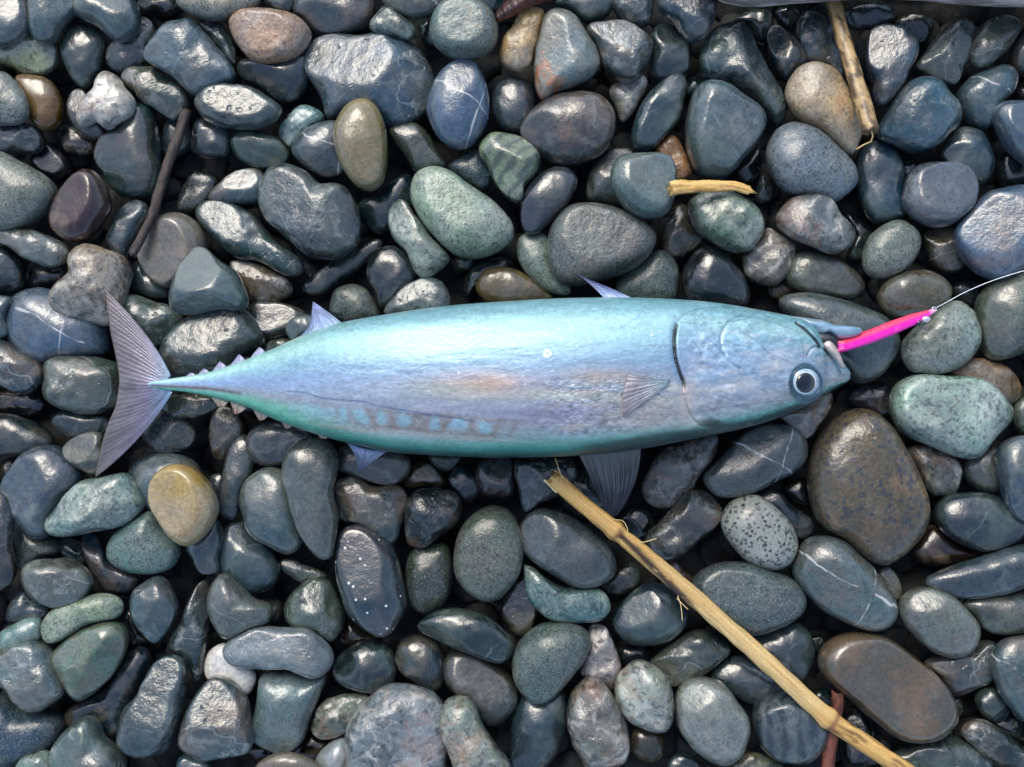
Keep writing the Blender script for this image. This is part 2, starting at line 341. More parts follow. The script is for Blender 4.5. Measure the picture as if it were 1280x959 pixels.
# ------------------------------------------------------------------ the pebbles, traced tile by tile
# @ox oy : tile origin in the photograph (tile pixels are 340/1254 photo pixels)
# level  kind  colour  outline  [f=azimuth/tilt/cut flat faces] [h=thickness]  # short description
PEBBLES = '''
@0 0
2 s 57636e -40,-60 20,-70 110,-30 137,60 135,130 90,185 20,212 -50,190
2 s 5f6c74 150,-60 300,-80 365,-20 345,60 290,130 250,190 200,207 155,170 138,90 # long smooth blue-grey tongue pebble
2 s 5a6874 340,60 370,-50 500,-80 600,-30 640,60 625,140 560,193 500,175 440,120 380,90 f=60/25/.8
1 g 8d9270 -30,220 40,190 130,150 230,180 270,230 255,300 200,345 110,345 40,310 -20,280 # glittering olive-green speckled pebble
1 b 4c545b 285,200 330,120 420,120 490,190 470,300 440,370 390,412 340,380 300,300
1 t 7d5f44 75,360 150,345 230,370 280,440 290,520 260,590 200,607 150,560 120,470 # smooth chestnut-brown oval pebble
2 p 7e8582 -60,360 10,330 70,370 120,450 132,530 90,572 20,580 -60,560
1 v 454c58 -50,580 60,565 150,580 195,640 180,690 110,715 20,710 -50,690
2 p 80867f -80,760 0,700 90,740 190,800 250,850 262,900 200,980 100,1045 0,1065 -90,1000 # large flat olive-grey pebble
2 t 573f45 255,930 310,840 380,785 450,800 495,880 505,960 450,1060 390,1110 310,1110 245,1060 235,1000 f=150/14/.72 # dark maroon flat-faced pebble
2.5 m c4c0b8 480,325 540,345 575,400 612,460 600,520 540,570 490,597 430,560 370,585 342,530 370,470 425,410 440,360 # lumpy cream-white pitted stone
1 s 4c4c4c 300,480 340,410 400,430 470,560 480,630 420,645 340,590
0 v 3e434e 270,620 310,565 380,600 440,640 440,700 370,722 295,690
0.6 b 40525a 470,640 560,590 620,490 700,500 735,620 740,730 760,800 720,900 600,920 530,890 480,800 440,730 f=200/22/.7 # dark teal stone with flat facet
1 v 424b54 490,240 530,190 600,180 640,80 690,90 712,150 690,260 640,310 570,342 500,310 f=60/30/.75
2 v 5a6a78 705,190 760,110 850,92 910,110 980,190 1050,270 1085,350 1010,390 900,440 830,390 720,310 680,270 f=200/15/.7 # angular crackled blue-grey stone
1 v 55625f 565,350 620,310 700,305 770,345 850,420 880,500 810,552 720,510 640,450 580,400
1 v 525f66 920,110 1000,98 1050,150 1090,240 1080,300 1020,240 960,160
2 v 4f5b64 900,470 940,410 1040,382 1150,400 1230,450 1300,500 1250,570 1130,605 1010,580 930,530 f=90/8/.75 # swirl-patterned pointed oval pebble
2 r b3937c 1060,80 1120,48 1260,45 1370,70 1430,150 1380,240 1250,283 1160,270 1100,210 1055,130 # rusty pinkish-white pebble
1 b 3c4855 1095,300 1150,270 1300,280 1420,260 1425,380 1370,460 1290,475 1190,400 1110,360 f=240/30/.7
2 p 7b7f78 800,-10 860,50 950,78 1060,70 1150,35 1190,-20 1100,-90 900,-90
1 b 3a424c 885,640 910,560 980,545 1050,580 1070,680 1050,735 950,735 890,710
1 b 4c5a58 1060,660 1090,612 1180,605 1290,640 1340,720 1290,770 1190,778 1100,740 f=300/25/.75
0 b 46525c 740,640 770,550 850,540 890,600 880,680 800,730 745,700
0 z 414c55 825,930 860,840 920,780 990,800 1010,860 970,930 900,990 830,990
1 b 4e606b 960,910 1000,860 1090,790 1190,775 1230,830 1210,930 1080,945 985,935 f=100/20/.75
0 b 363c47 150,730 230,660 300,720 320,790 250,830 170,790
0 b 2f343a 630,20 700,-30 800,-20 830,40 760,80 670,60
@320 0
1 b 3f454c 40,10 80,-40 170,-30 188,20 150,65 90,60
1 s 4b5866 175,60 200,-40 350,-80 510,-50 550,40 520,120 430,155 310,163 250,130 220,90 f=250/20/.75
1 v 4f6278 232,260 280,180 400,150 520,160 610,140 660,180 740,210 800,290 825,380 800,480 720,550 610,590 500,560 400,540 340,550 300,440 240,340 f=130/18/.72 f=330/32/.82 # big craggy blue stone with pits
1 g 64716e 525,130 570,50 620,35 700,85 738,140 710,190 640,170 570,160
0 b 434d54 745,110 790,75 850,90 850,200 800,225 755,180
2 l 6d6a64 580,0 640,50 730,82 830,60 920,15 930,-50 750,-90 600,-60
2 p 6d8080 800,150 830,70 900,20 990,10 1070,50 1115,130 1110,210 1060,270 980,290 890,275 820,220 # round grey-green salt-and-pepper pebble
2 l 5f7088 900,300 960,268 1010,290 1055,370 1078,460 1070,560 1030,640 960,690 880,670 820,610 785,510 800,420 840,350 # blue-grey egg with white vein
2.4 t 8a8060 450,475 510,465 560,500 595,580 608,680 605,780 580,860 530,890 470,870 420,810 380,720 366,620 390,540 f=300/10/.85 # glossy olive-tan oval pebble
1 s 565b58 612,600 660,562 730,565 790,610 840,700 880,760 830,790 740,800 690,730 640,660
1 s 4d5463 1090,450 1120,380 1200,360 1270,400 1300,500 1280,590 1210,620 1130,600 1090,530
2 z 8b9a80 1035,670 1080,620 1150,615 1250,645 1310,710 1300,790 1240,860 1230,935 1170,920 1110,860 1070,770 1030,710 f=70/35/.75 f=230/25/.7 # green-striped angular block
1 p 4a5a68 885,770 950,720 1030,690 1080,770 1090,840 1040,880 950,830
2.2 p 9bad9c 712,870 740,800 810,770 900,790 1000,860 1110,940 1185,1040 1180,1110 1110,1170 1020,1190 930,1180 840,1110 760,1010 715,930 f=80/8/.75 # pale green granite oval pebble
1 g 7f9c9c 105,610 150,530 210,487 280,500 320,550 250,610 170,680 130,660 # small pale turquoise stone
1.5 l 5c6873 165,680 230,600 330,555 400,580 420,700 400,790 320,820 240,780 180,730 f=300/35/.75
2 v 4c5260 10,900 50,780 130,750 230,790 300,850 400,850 460,910 485,1010 470,1110 400,1180 330,1200 230,1170 120,1090 40,1020 f=170/14/.7 f=0/40/.8 # large notched blue-black rust-freckled stone
0 b 3a4654 560,900 620,840 700,800 730,860 720,960 640,1050 560,1080 480,1010 480,930
1 b 41525e 960,10 1010,-40 1110,-40 1160,0 1110,60 1060,50
@640 0
2 r b59c78 0,120 40,60 100,38 148,60 130,140 105,230 80,300 30,330 -30,310 -60,250 -40,180 # tan and orange egg-shaped pebble
2 o 7f8f90 150,60 210,38 290,75 350,150 390,220 408,300 370,360 290,400 200,430 140,470 110,400 108,280 120,150 f=180/20/.75 f=10/45/.85 # grey stone with orange rust patch
2 v 4c5660 345,130 430,100 530,110 610,150 645,210 630,290 590,350 540,375 470,355 420,300 390,210 f=90/15/.7
1 b 4a5a5e 200,20 260,-40 400,-50 470,10 430,80 350,105 280,60
1 v 434c5a 460,40 490,-40 600,-60 655,20 640,100 590,130 520,105
2 v 46566a 670,40 680,-60 830,-80 930,-40 940,60 910,140 860,185 810,170 740,110 f=80/10/.75
1 b 3c4854 630,170 670,120 730,113 790,160 820,250 810,340 720,390 630,340 640,260 f=70/30/.75
1 m a09a94 445,420 500,370 600,345 625,390 600,450 560,520 510,565 480,500 # small pinkish-white quartz stone
2.2 s 504e57 40,590 90,510 180,440 290,415 390,430 460,490 485,570 460,660 400,720 300,755 200,755 120,710 60,650 # large plum-grey egg-shaped pebble
1 b 455462 545,650 560,560 610,460 690,380 760,350 800,390 790,480 760,570 700,640 640,700 570,705
1 r 93735a 660,690 700,640 740,625 780,660 810,740 828,800 800,825 740,830 690,760 # small pointed reddish-tan pebble
1 s 47494e 345,850 370,760 430,700 500,685 560,710 560,850 540,950 430,945 350,930
2 s 677d80 450,800 490,725 600,710 710,715 750,770 755,860 735,940 690,1000 600,1010 530,970 460,880 f=40/14/.72 # rounded grey-green block touching straw
2 s 5b6a76 820,480 860,400 920,380 1000,395 1090,450 1150,510 1168,580 1130,660 1060,740 1000,810 930,820 850,800 815,700 805,590 f=330/7/.7 # large flat triangular slate pebble
1 v 445260 875,220 920,140 1000,97 1070,110 1110,180 1150,270 1200,340 1245,430 1260,540 1210,580 1160,500 1080,440 1000,390 900,360 870,290 f=30/30/.75
0 b 3a424a 1020,790 1080,720 1140,670 1155,740 1130,820 1070,850
2 b 474a5c 45,930 90,840 170,775 250,770 300,830 270,920 200,1000 130,1070 70,1080 40,1030 f=200/25/.8
0 v 4a555e 1120,880 1160,800 1200,870 1190,930 1130,930
0 b 3e4e58 780,400 830,350 890,380 880,440 800,440
2 g 6c7a70 810,940 860,890 960,875 1060,900 1130,960 1163,1040 1140,1110 1080,1160 1000,1165 900,1110 840,1040 # sparkling dark green speckled pebble
0 b 3a4850 1020,90 1100,50 1190,60 1200,150 1150,200 1080,120
@940 0
1 b 3f4a58 65,180 95,115 140,130 200,180 240,240 255,300 210,340 150,370 100,290 f=160/28/.65
1 v 46525c 210,120 250,45 320,25 370,60 400,180 430,300 420,350 370,310 280,290 230,220
1 s 47525f 415,60 480,20 560,10 640,30 655,80 600,115 520,140 450,130
2 v 48586e 515,230 550,140 620,120 700,135 755,190 760,250 720,330 680,420 610,490 560,460 560,380 520,310 f=150/14/.7 # layered blue-black stone with terraces
1 v 5d6667 800,240 860,150 930,95 1000,90 1035,140 1020,220 990,300 940,390 870,380 790,340 750,310 # ribbed grey tongue-shaped pebble
1 v 59625f 1040,150 1080,90 1160,70 1225,85 1235,140 1190,220 1120,290 1040,310 1010,240
1 b 4b525a 1200,220 1240,140 1300,100 1350,200 1330,340 1240,350 1200,300
2 r b9a78e 155,420 200,330 270,300 350,305 410,350 460,430 505,530 512,610 490,680 455,725 400,680 320,600 230,560 170,490 # large cream-coloured pitted pebble
2 p 76828c 75,660 120,590 190,565 270,590 350,640 430,720 480,790 480,850 430,910 370,940 270,900 160,880 90,790 65,720 # large blue-grey mottled granite pebble
2 v 4b6376 600,560 640,480 700,400 780,362 860,370 920,430 955,510 950,580 900,630 830,690 750,710 660,670 590,620 # deep blue quartz-veined stone
1 l 56697a 950,430 1000,360 1080,320 1160,300 1210,340 1210,410 1160,470 1110,530 1080,600 1000,570 960,500 # glittering blue pebble with white stripe
2 b 5f7286 1110,530 1150,470 1240,462 1330,470 1360,600 1340,740 1270,755 1200,700 1150,620 f=60/12/.7
1 b 465464 860,720 900,640 970,588 1040,600 1080,660 1110,740 1100,810 1050,860 960,830 f=200/20/.75
0 b 3a4553 1130,760 1180,690 1250,740 1300,800 1250,860 1150,850
2 s 6a707c 705,880 740,790 810,748 910,750 1000,780 1045,850 1030,930 980,1000 910,1045 820,1040 740,1000 700,940 f=60/9/.6 # flat-topped round grey disc
1 b 3f5068 480,740 540,660 620,660 680,730 705,830 690,930 700,990 640,1020 560,1030 500,930 480,830
2 s 60728a 1040,930 1120,870 1250,848 1350,860 1420,960 1360,1130 1250,1240 1150,1290 1070,1270 990,1200 940,1110 950,1040 f=160/18/.75 # large smooth steel-blue pebble
0 b 34495a 680,760 730,735 780,770 750,830 690,820
0 v 38434c 660,110 720,65 810,80 840,150 790,200 720,180
0 b 303a46 100,60 160,20 220,40 210,110 150,140
0 b 34424e 1215,420 1250,370 1320,380 1320,470 1240,460
@0 240
2 v 6f7a78 -20,200 60,165 150,180 240,205 310,250 325,300 270,340 190,345 120,310 40,250 -20,230 f=200/20/.75 # long pebble with pale wavy streak
1 b 3f4856 490,230 520,140 580,55 650,40 695,90 660,170 610,250 580,305 520,280
1 b 333c46 -60,280 20,245 90,300 125,380 100,450 0,460 -60,420
2 m 968b7c 330,300 390,252 460,260 550,290 590,350 590,430 560,540 500,622 400,600 300,570 245,500 265,430 330,370 # knobbly brown-and-grey conglomerate stone
1 l 5c7088 20,560 60,490 150,447 240,450 350,520 470,590 500,660 490,740 400,760 300,770 210,805 120,760 50,690 20,620 # blue-grey oval with thin vein
1 t 857f75 640,270 670,180 740,115 820,95 900,130 945,200 950,280 900,360 830,420 770,445 700,400 650,330 f=200/12/.65 # round tan-grey flat disc
0 b 5a6a72 590,360 640,315 690,370 770,440 770,490 690,490 610,450
2 b 5d6870 780,480 810,400 850,310 900,255 950,265 1010,310 1080,360 1120,420 1150,500 1120,550 1000,540 880,570 800,550 f=110/32/.62 f=270/50/.8 # glossy grey triangular stone
1 v 4c5d66 905,110 940,50 1040,42 1150,90 1220,170 1290,240 1370,290 1400,350 1330,390 1200,330 1080,300 970,200 f=110/14/.7 # grooved dark blue-green stone
0.5 m 7c786e 1060,330 1130,315 1250,360 1330,400 1350,460 1280,510 1180,510 1130,430
1.5 v 4e5a60 745,760 790,660 870,570 970,515 1070,510 1150,550 1210,640 1210,700 1120,760 1030,830 900,870 790,860 f=110/18/.7 # dark crackled oval by the tail
1 v 566362 540,500 620,478 720,500 810,540 850,590 790,670 730,710 650,700 580,600
1 b 52626f -60,500 30,480 60,500 30,580 40,660 -60,680
1 v 46525f -40,680 40,690 110,740 190,790 205,850 170,910 90,930 0,900 -50,860 f=270/20/.75
1.5 v 565f5f 200,880 230,790 310,752 420,760 540,790 570,870 560,980 480,1015 380,1020 280,990 210,940 # white-netted dark oval behind tail
0 b 303a48 110,390 180,345 300,350 310,400 250,445 130,450
@320 240
1.5 g 73827c 605,110 640,45 690,40 730,100 790,190 860,260 895,310 850,370 780,405 730,370 690,280 630,210 f=150/20/.75 # waisted mottled green stone
1 b 333d46 510,370 540,280 610,248 680,270 730,350 740,430 680,490 580,545 540,450
1 v 5b6870 585,560 640,480 730,415 820,390 880,430 895,510 860,560 700,590 f=120/20/.7
1 p 555f62 340,510 370,445 440,425 510,450 560,530 570,590 450,610 380,590 345,560
0 b 3a4452 210,440 330,330 480,240 580,220 560,290 420,400 290,480
1 b 3d4856 -20,520 80,508 190,530 240,570 200,640 80,680 -30,660 f=90/10/.7
1 b 5a6a70 135,630 170,580 240,565 290,600 250,660 170,690
1 g 55605a 30,710 80,670 150,680 160,740 60,760
1 t 6a5c44 1015,420 1060,360 1140,345 1230,370 1330,430 1370,480 1340,520 1180,540 1070,510 1020,465 # smooth dark-brown oval against fish belly
0 b 303a44 960,400 1020,330 1130,300 1190,340 1040,400 1020,490 970,480
0 s 4a4a44 900,320 950,280 1010,300 990,360 920,370
@640 240
1 p 7f8f85 20,240 60,190 130,180 170,220 200,350 270,440 250,475 160,460 80,390 30,320 # pale green pebble under granite
2 p 666d70 155,230 190,130 260,65 350,50 450,65 560,110 640,170 662,230 620,310 540,370 440,400 330,430 230,425 170,350 f=90/8/.8 # big dark grey granite pebble
1 p 5d686a 480,420 560,340 640,280 700,268 750,320 765,410 750,500 620,520 490,500
0.5 v 363d48 670,190 710,100 780,60 840,120 880,230 800,300 720,310
1 b 343c49 780,400 810,310 870,258 940,260 1010,310 1070,390 1095,470 1070,530 950,540 820,520 # smooth blue-black oval pebble
1 m 9a958b 1060,290 1130,230 1170,165 1230,190 1300,240 1300,300 1260,390 1200,435 1120,420 1070,370 # pinkish-grey coarse granite pebble
0 r 7a6a58 1180,440 1240,405 1310,440 1290,500 1200,490
@940 240
2 m 6b7176 112,110 160,40 240,5 330,30 400,90 460,160 472,210 430,265 360,280 260,250 170,210 120,160 # scaly blue-and-grey crusted pebble
1 s 62655f 155,380 190,290 270,268 360,290 460,340 520,400 530,450 480,495 390,490 280,470 190,440 # smooth olive-grey oval pebble
1 s 596468 120,520 170,475 280,468 400,490 530,540 630,590 680,660 670,740 620,820 550,870 470,880 400,800 250,640 # large grey pebble under the mouth
2 p 717b74 505,290 540,210 610,150 680,130 740,155 775,210 760,290 710,350 640,390 570,400 515,360 # smooth grey-green egg pebble
2 s 6b6252 578,480 620,410 710,365 800,358 880,395 920,450 900,510 820,560 740,590 660,585 600,545 # wet brown oval beside lure tip
1 v 484646 790,210 830,170 920,170 960,240 985,330 940,370 880,370 820,310
2 g 7d8d84 690,690 760,610 850,530 930,505 1010,540 1050,600 1055,680 1010,760 930,820 830,840 740,820 690,760 # marbled green pebble under fishing line
1.5 s 656d68 1040,520 1090,430 1170,370 1270,340 1350,360 1360,640 1280,730 1180,775 1090,770 1050,680 f=200/30/.8
1 r 7d6e60 900,830 960,780 1050,770 1150,800 1220,850 1245,920 1200,980 1100,960 980,870 # rusty brown-grey oval pebble
0 b 3b4452 920,440 1000,400 1070,450 1040,530 960,500
0 b 2e3642 420,100 500,120 560,200 500,310 440,300 470,190
@0 480
1 s 4a515a -60,160 30,135 130,170 230,230 240,280 170,320 60,335 -60,330
0 b 30353e -30,40 60,30 170,20 220,90 180,150 60,130 -40,120
1 b 34434a 240,170 300,120 420,140 500,150 500,220 420,250 300,240
1.5 z 6f6d66 295,300 330,255 400,222 470,230 490,300 500,380 440,425 380,400 320,350 f=130/22/.6 # pebble with pale ring-edged top
1 s 4d5870 32,470 80,380 130,310 220,275 300,290 380,370 390,440 330,520 280,600 250,690 180,708 120,660 60,570 f=170/16/.7 # big bluish-purple cracked stone
2 g 68827f 205,640 250,580 310,500 370,445 460,430 570,415 630,480 660,560 600,630 520,670 400,690 290,708 225,690 f=120/20/.75 # angular teal stone with white seam
1 s 5c6f7c 590,420 630,350 720,315 820,320 900,360 930,420 850,500 740,590 660,550 600,490
2 t b29e78 690,480 720,410 790,368 870,375 940,430 990,510 1005,590 970,670 910,730 850,745 790,700 740,630 700,560 f=160/10/.72 # smooth sandy-yellow pebble
1.5 p 6a8480 495,760 530,690 610,620 700,585 760,660 830,740 825,810 770,860 680,880 580,865 510,820 # blue-green speckled triangular pebble
1 p 565e66 655,230 700,160 760,110 850,150 905,210 890,280 820,315 720,310
1 v 4b4442 965,190 1000,110 1080,110 1140,200 1100,270 1050,340 1000,340 965,270
1.5 v 6b6a5f 740,100 790,50 900,40 1000,70 990,120 900,155 800,150
1 s 4a5660 1020,500 1050,340 1090,250 1150,235 1190,310 1170,430 1130,540 1090,620 1040,615 1015,570
1 s 484e58 1135,270 1170,200 1270,165 1400,190 1470,240 1430,330 1300,375 1190,375 1145,330
2 s 566570 1108,560 1130,450 1190,400 1260,385 1330,420 1360,540 1390,660 1390,740 1320,785 1230,740 1150,670 # smooth mid-grey egg near tail
1 b 4a5766 1005,740 1040,660 1120,635 1180,690 1250,760 1290,850 1270,920 1200,960 1110,950 1040,890 1010,820
0.5 p 6f716e 60,660 90,615 160,690 250,720 265,780 190,800 130,860 95,860 70,770
1 v 3a3c42 -60,520 20,500 70,600 60,720 80,850 40,930 -60,940
0.5 b 42536c 375,720 420,690 470,740 520,830 640,890 600,960 500,955 430,880 f=90/30/.7
0 b 3f505c 260,720 340,710 400,760 390,830 300,800
1 b 43505c 860,740 920,680 1000,620 1030,700 1010,800 1010,870 930,870 890,810
0 b 2f3d45 960,440 1030,420 1030,560 980,600
0 s 44494e 0,400 40,340 100,350 60,430 20,500
@320 480
2 s 5d6064 120,400 150,300 220,250 310,250 370,300 380,400 360,500 380,620 370,700 350,800 290,800 230,740 180,650 140,520 f=200/25/.75 # long two-tone rust-streaked slab
1.5 s 6a635e 355,350 390,285 450,272 560,300 680,320 715,370 690,430 620,465 520,450 420,415 365,390 # grey-brown oval under small fin
1.6 v 48525a 335,500 370,440 460,425 540,470 640,460 690,510 680,600 665,690 620,740 550,690 470,640 390,620 350,560 f=200/30/.75 f=20/35/.8
1.6 v 333f46 690,560 740,490 840,480 920,500 950,570 930,650 860,700 770,755 690,720 f=230/35/.7 f=60/25/.8 # angular black-green stone
2 d 484f5e 360,730 400,665 480,648 560,680 630,740 660,820 680,930 695,1030 660,1120 600,1180 520,1150 430,1080 390,980 360,860 f=110/12/.72 f=280/25/.85 # blue-violet stone with white dots
1 p 4d5452 685,860 720,770 810,730 880,740 905,830 900,940 860,1030 790,1058 720,1030 690,950
2 p 69716c 910,780 950,660 1030,580 1110,560 1180,590 1225,680 1230,790 1200,900 1130,985 1060,1000 980,960 920,880 # plain fine-grained grey egg
0.5 b 3f4742 665,430 730,370 800,350 880,420 870,480 780,475 690,480
1 p 54595a 795,340 860,310 945,335 910,390 860,400
1 b 3c4450 885,430 940,370 1000,420 1030,500 980,545 920,520
1 b 333a4c 1010,400 1060,335 1180,335 1200,430 1190,510 1090,530 1020,490 f=80/15/.75
0.6 v 5b625f 105,825 150,805 250,840 330,880 290,910 200,915 130,870
@640 480
1 v 3e4448 10,400 40,340 250,330 300,420 240,500 140,550 60,590 30,500 f=200/20/.7
2 s 555d66 22,690 60,610 140,572 250,600 350,660 440,740 480,830 460,890 400,930 310,945 210,900 120,840 50,770 # big scratched grey oval beside cane
1 m 767a78 600,470 640,370 720,290 830,250 940,240 930,330 870,420 820,500 740,560 670,570 620,540 # pale grey oblong with rusty end
1.7 l 5f666e 880,440 930,370 1000,300 1080,220 1180,180 1290,190 1350,240 1360,330 1300,410 1180,470 1060,515 950,520 f=120/18/.75 # large slate with tan vein
1.5 v 3f464e 610,720 680,640 760,540 830,495 910,510 965,580 930,660 850,740 770,790 690,810 # dark bark-textured oblong stone
2 w a4a8a2 965,640 990,560 1060,515 1140,515 1220,570 1290,650 1318,740 1290,820 1220,858 1130,840 1050,790 990,710 # white granite with black specks
0.7 v 3a3f46 200,420 300,380 420,350 480,420 440,560 330,620 230,560
0 b 2b2f36 490,640 540,560 620,570 660,650 580,720
0 b 3a4654 700,830 750,805 800,860 840,900 800,940 720,900
@940 480
2 g 96ada3 640,100 680,0 760,-45 900,-40 1040,-20 1140,40 1195,110 1190,180 1120,260 1020,335 920,330 800,280 700,230 645,160 f=100/12/.75 # large pale jade-green stone
2 k 6e6154 300,260 370,160 460,118 550,125 630,190 700,290 760,400 805,540 800,640 740,740 660,810 590,838 510,800 430,720 330,660 280,560 262,440 275,330 # biggest brown dark-flecked pebble
1.6 m 857f72 140,150 250,100 360,40 380,90 350,160 290,230 240,255 190,200 # tan granular pebble under the eye
1 m 636261 720,310 790,280 880,310 945,360 958,430 930,510 880,525 810,490 770,400
1 s 51605f 970,380 1040,310 1120,290 1160,400 1150,490 1080,505 1000,460
2 s 51627a 1140,330 1180,260 1260,240 1350,280 1380,500 1320,640 1240,630 1180,560 1150,450
1 s 5c6862 1200,120 1240,60 1310,50 1360,150 1320,250 1250,240 1205,180
1.5 b 3e4656 842,590 890,520 1000,500 1110,510 1200,560 1270,640 1240,710 1150,755 1060,772 960,740 880,680 # blue-black fine-grained wet oval
2 s 4f5865 795,910 870,860 1000,810 1130,770 1260,735 1400,720 1420,850 1300,920 1150,970 980,990 860,970 # long dark slate finger pebble
0.6 t 43302f 720,760 790,680 850,650 950,740 1060,790 980,820 860,840 770,820 # wet dark-red sunken pebble
2 l 5f6f76 190,830 240,730 330,698 420,715 500,780 580,870 640,960 665,1040 640,1110 560,1138 450,1110 330,1050 240,960 190,890 f=210/14/.75 # blue-grey oval with crossing veins
1 p 6c7672 580,870 630,845 670,890 690,950 670,1000 620,960
0 b 3a3f56 440,60 520,0 640,20 660,110 600,150 500,120
0.6 b 3a4050 20,510 100,480 190,560 270,620 280,680 220,720 160,650 60,560
0 b 33363f 150,480 220,430 270,480 260,560 190,540
@0 699
2 v 5f6668 100,80 130,20 200,-8 300,0 390,40 425,100 400,160 330,205 250,222 170,190 120,140 # olive oval with white seam
0.7 v 40506a 30,280 60,190 110,135 180,180 240,240 180,290 100,300
2 p 8a9a84 190,310 230,240 330,195 440,160 530,165 570,210 540,270 440,290 360,330 270,380 210,380 # long pale green speckled finger
1 v 7fa0a0 -20,360 60,300 150,270 200,290 190,370 120,400 0,430 -30,410 # small light teal stone
2 v 5e7078 -60,440 30,410 150,385 220,410 270,500 295,600 260,650 170,705 100,680 30,620 -30,560 f=110/12/.75 # cracked blue-grey stone with hole
2.2 s 61756a 245,440 290,380 380,320 480,285 560,305 590,370 570,450 500,560 400,640 350,645 290,570 255,500 f=330/35/.72 f=130/20/.8 # ridged moss-green angular stone
1 p 48586e -80,680 20,625 110,690 220,700 290,740 290,820 220,890 100,950 -20,990 -90,900 # large star-speckled blue-black stone
0.5 b 374558 305,700 380,650 500,580 600,420 660,400 700,450 660,560 600,680 560,800 480,830 360,800 310,760
1.5 v 566670 605,180 650,110 740,75 790,120 820,220 790,290 760,350 720,388 670,350 620,270
1 v 3b4a52 790,350 850,250 900,130 950,100 970,200 960,360 940,520 910,560 860,480 800,420 f=20/40/.7
1 s 686d6c 960,200 980,110 1030,60 1100,110 1180,180 1250,210 1240,290 1150,320 1050,362 990,290
1 q dedbd6 945,480 970,420 1040,390 1120,460 1180,530 1170,590 1130,630 1060,580 960,550 # pure white pebble
2 v 77828a 1030,410 1080,345 1180,310 1300,310 1430,330 1530,410 1525,500 1450,545 1330,520 1200,505 1080,490 1040,450 # long light grey marbled pebble
2 v 4f5a64 820,830 870,720 920,600 980,542 1050,560 1130,640 1150,720 1160,860 1100,900 960,940 870,910 825,870 f=80/20/.7 f=280/25/.78 # blunt wedge of dark slate
2 v 4c5c68 545,800 570,700 630,620 680,520 750,450 830,455 860,520 850,650 820,790 760,890 680,920 600,900 550,850 f=100/16/.72 # elongated blue stone with pitted edge
1.5 v 5f6a6c 240,880 290,800 380,730 440,740 480,830 560,900 580,980 420,1020 280,1000 f=150/20/.75
1 g 738a80 75,950 130,900 230,890 260,960 220,1020 100,1010
0 b 2f3d42 1130,870 1200,840 1260,900 1200,940
1 b 55687c 815,930 860,900 960,940 960,1000 830,1010
2 t 7b726a 1180,950 1260,900 1380,900 1480,950 1500,1010 1300,1030 1180,1010
0 b 33434e 570,300 600,230 650,330 690,380 620,400
@320 699
1 s 6b7e82 -30,780 0,650 30,530 120,515 250,535 330,530 300,620 260,720 220,830 140,890 60,870 -10,830 f=250/20/.75 # flat grey-green slab
1 v 5a6664 130,210 190,130 280,88 350,110 390,200 400,310 350,390 290,340 200,310 140,280
0 b 45464f -20,200 60,180 120,200 110,290 20,310
1 b 343d48 352,500 400,430 500,375 590,380 640,450 640,560 560,610 460,600 380,560 f=160/35/.75 # charcoal oval with smooth sheen
1 b 3b4855 640,450 670,370 740,345 830,370 870,460 870,560 820,610 720,560 660,510
2 b 38474f 745,300 830,240 940,225 1050,250 1130,310 1190,390 1160,470 1090,475 950,420 830,370 760,340 f=230/40/.7 # black glossy boat-shaped pebble
1 s 51504f 860,480 910,412 1000,430 1100,480 1190,560 1210,640 1170,720 1090,770 1000,700 920,620 870,560 f=60/20/.75 # dark brown stone with tan scar
2 m 778389 410,820 440,720 520,650 600,585 700,570 800,600 870,680 890,800 880,960 850,1040 430,1040 400,940 # large rough breccia stone
2 m 7d8a82 845,720 880,650 950,637 1010,670 1060,770 1130,880 1180,970 1150,1040 940,1040 890,900 855,800 # pale green-grey stone with orange streak
1 m 6f7a72 250,760 300,670 400,620 520,635 510,700 430,790 340,828 270,810
1 q 8f989e 275,920 330,850 410,825 440,900 430,1010 290,1000 # pale blue-grey smooth pebble
0 t 3f3838 380,380 420,280 500,330 540,370 440,400
0 t 33302f 170,880 250,800 340,850 280,930 200,920
1 v 40444c 1140,200 1200,100 1280,50 1330,120 1300,230 1260,340 1200,360 1150,290
@640 699
1 g 5d7a7c 50,0 100,60 250,130 380,130 440,170 450,230 400,285 280,290 170,270 90,200 60,110 # blue-green lumpy greenstone
0.3 s 4a443e 410,120 470,40 560,10 600,80 560,140 480,170
2 p 5d6b70 830,110 880,50 960,18 1080,15 1200,50 1300,90 1355,170 1330,250 1230,310 1110,345 1010,320 920,250 850,190 f=110/10/.8 # large smooth slate beside the cane
2 p 5f6f70 0,460 30,380 110,310 220,287 310,300 365,360 340,450 280,540 200,630 120,660 50,620 5,550 f=260/22/.8 # grey pebble with black flakes
1 b 46515f -10,820 20,680 80,610 180,600 250,620 255,740 230,850 170,950 80,1010 0,980
1 m 8f8a88 320,480 350,380 360,305 430,310 470,390 500,480 470,600 390,560 320,530 # rose-tinted quartz stone
2 m 7b7670 260,720 280,610 340,545 410,560 480,650 530,750 538,850 510,930 460,960 360,960 300,890 265,800 # brown clam-shaped rough stone
2 m 99a39a 475,590 510,510 590,462 680,500 730,570 750,680 740,750 690,798 600,780 520,730 480,660 # pale stone with blue-black blotches
2 s 8a908a 755,650 790,580 860,550 960,570 1030,640 1085,720 1085,820 1050,900 980,945 900,920 810,840 760,760 # round pale grey pebble near cane
1 b 464f60 462,290 500,210 580,130 650,95 760,160 820,240 790,320 720,380 610,400 510,370 f=140/30/.8
1 v 50585a 635,480 700,410 800,345 900,330 980,370 1010,420 940,490 850,550 750,580 670,540
0.8 b 47505a 915,540 970,470 1060,440 1200,500 1280,570 1250,630 1120,670 1040,640 960,590
1 t 4f4a48 540,840 580,770 680,790 705,860 680,930 620,945 560,910
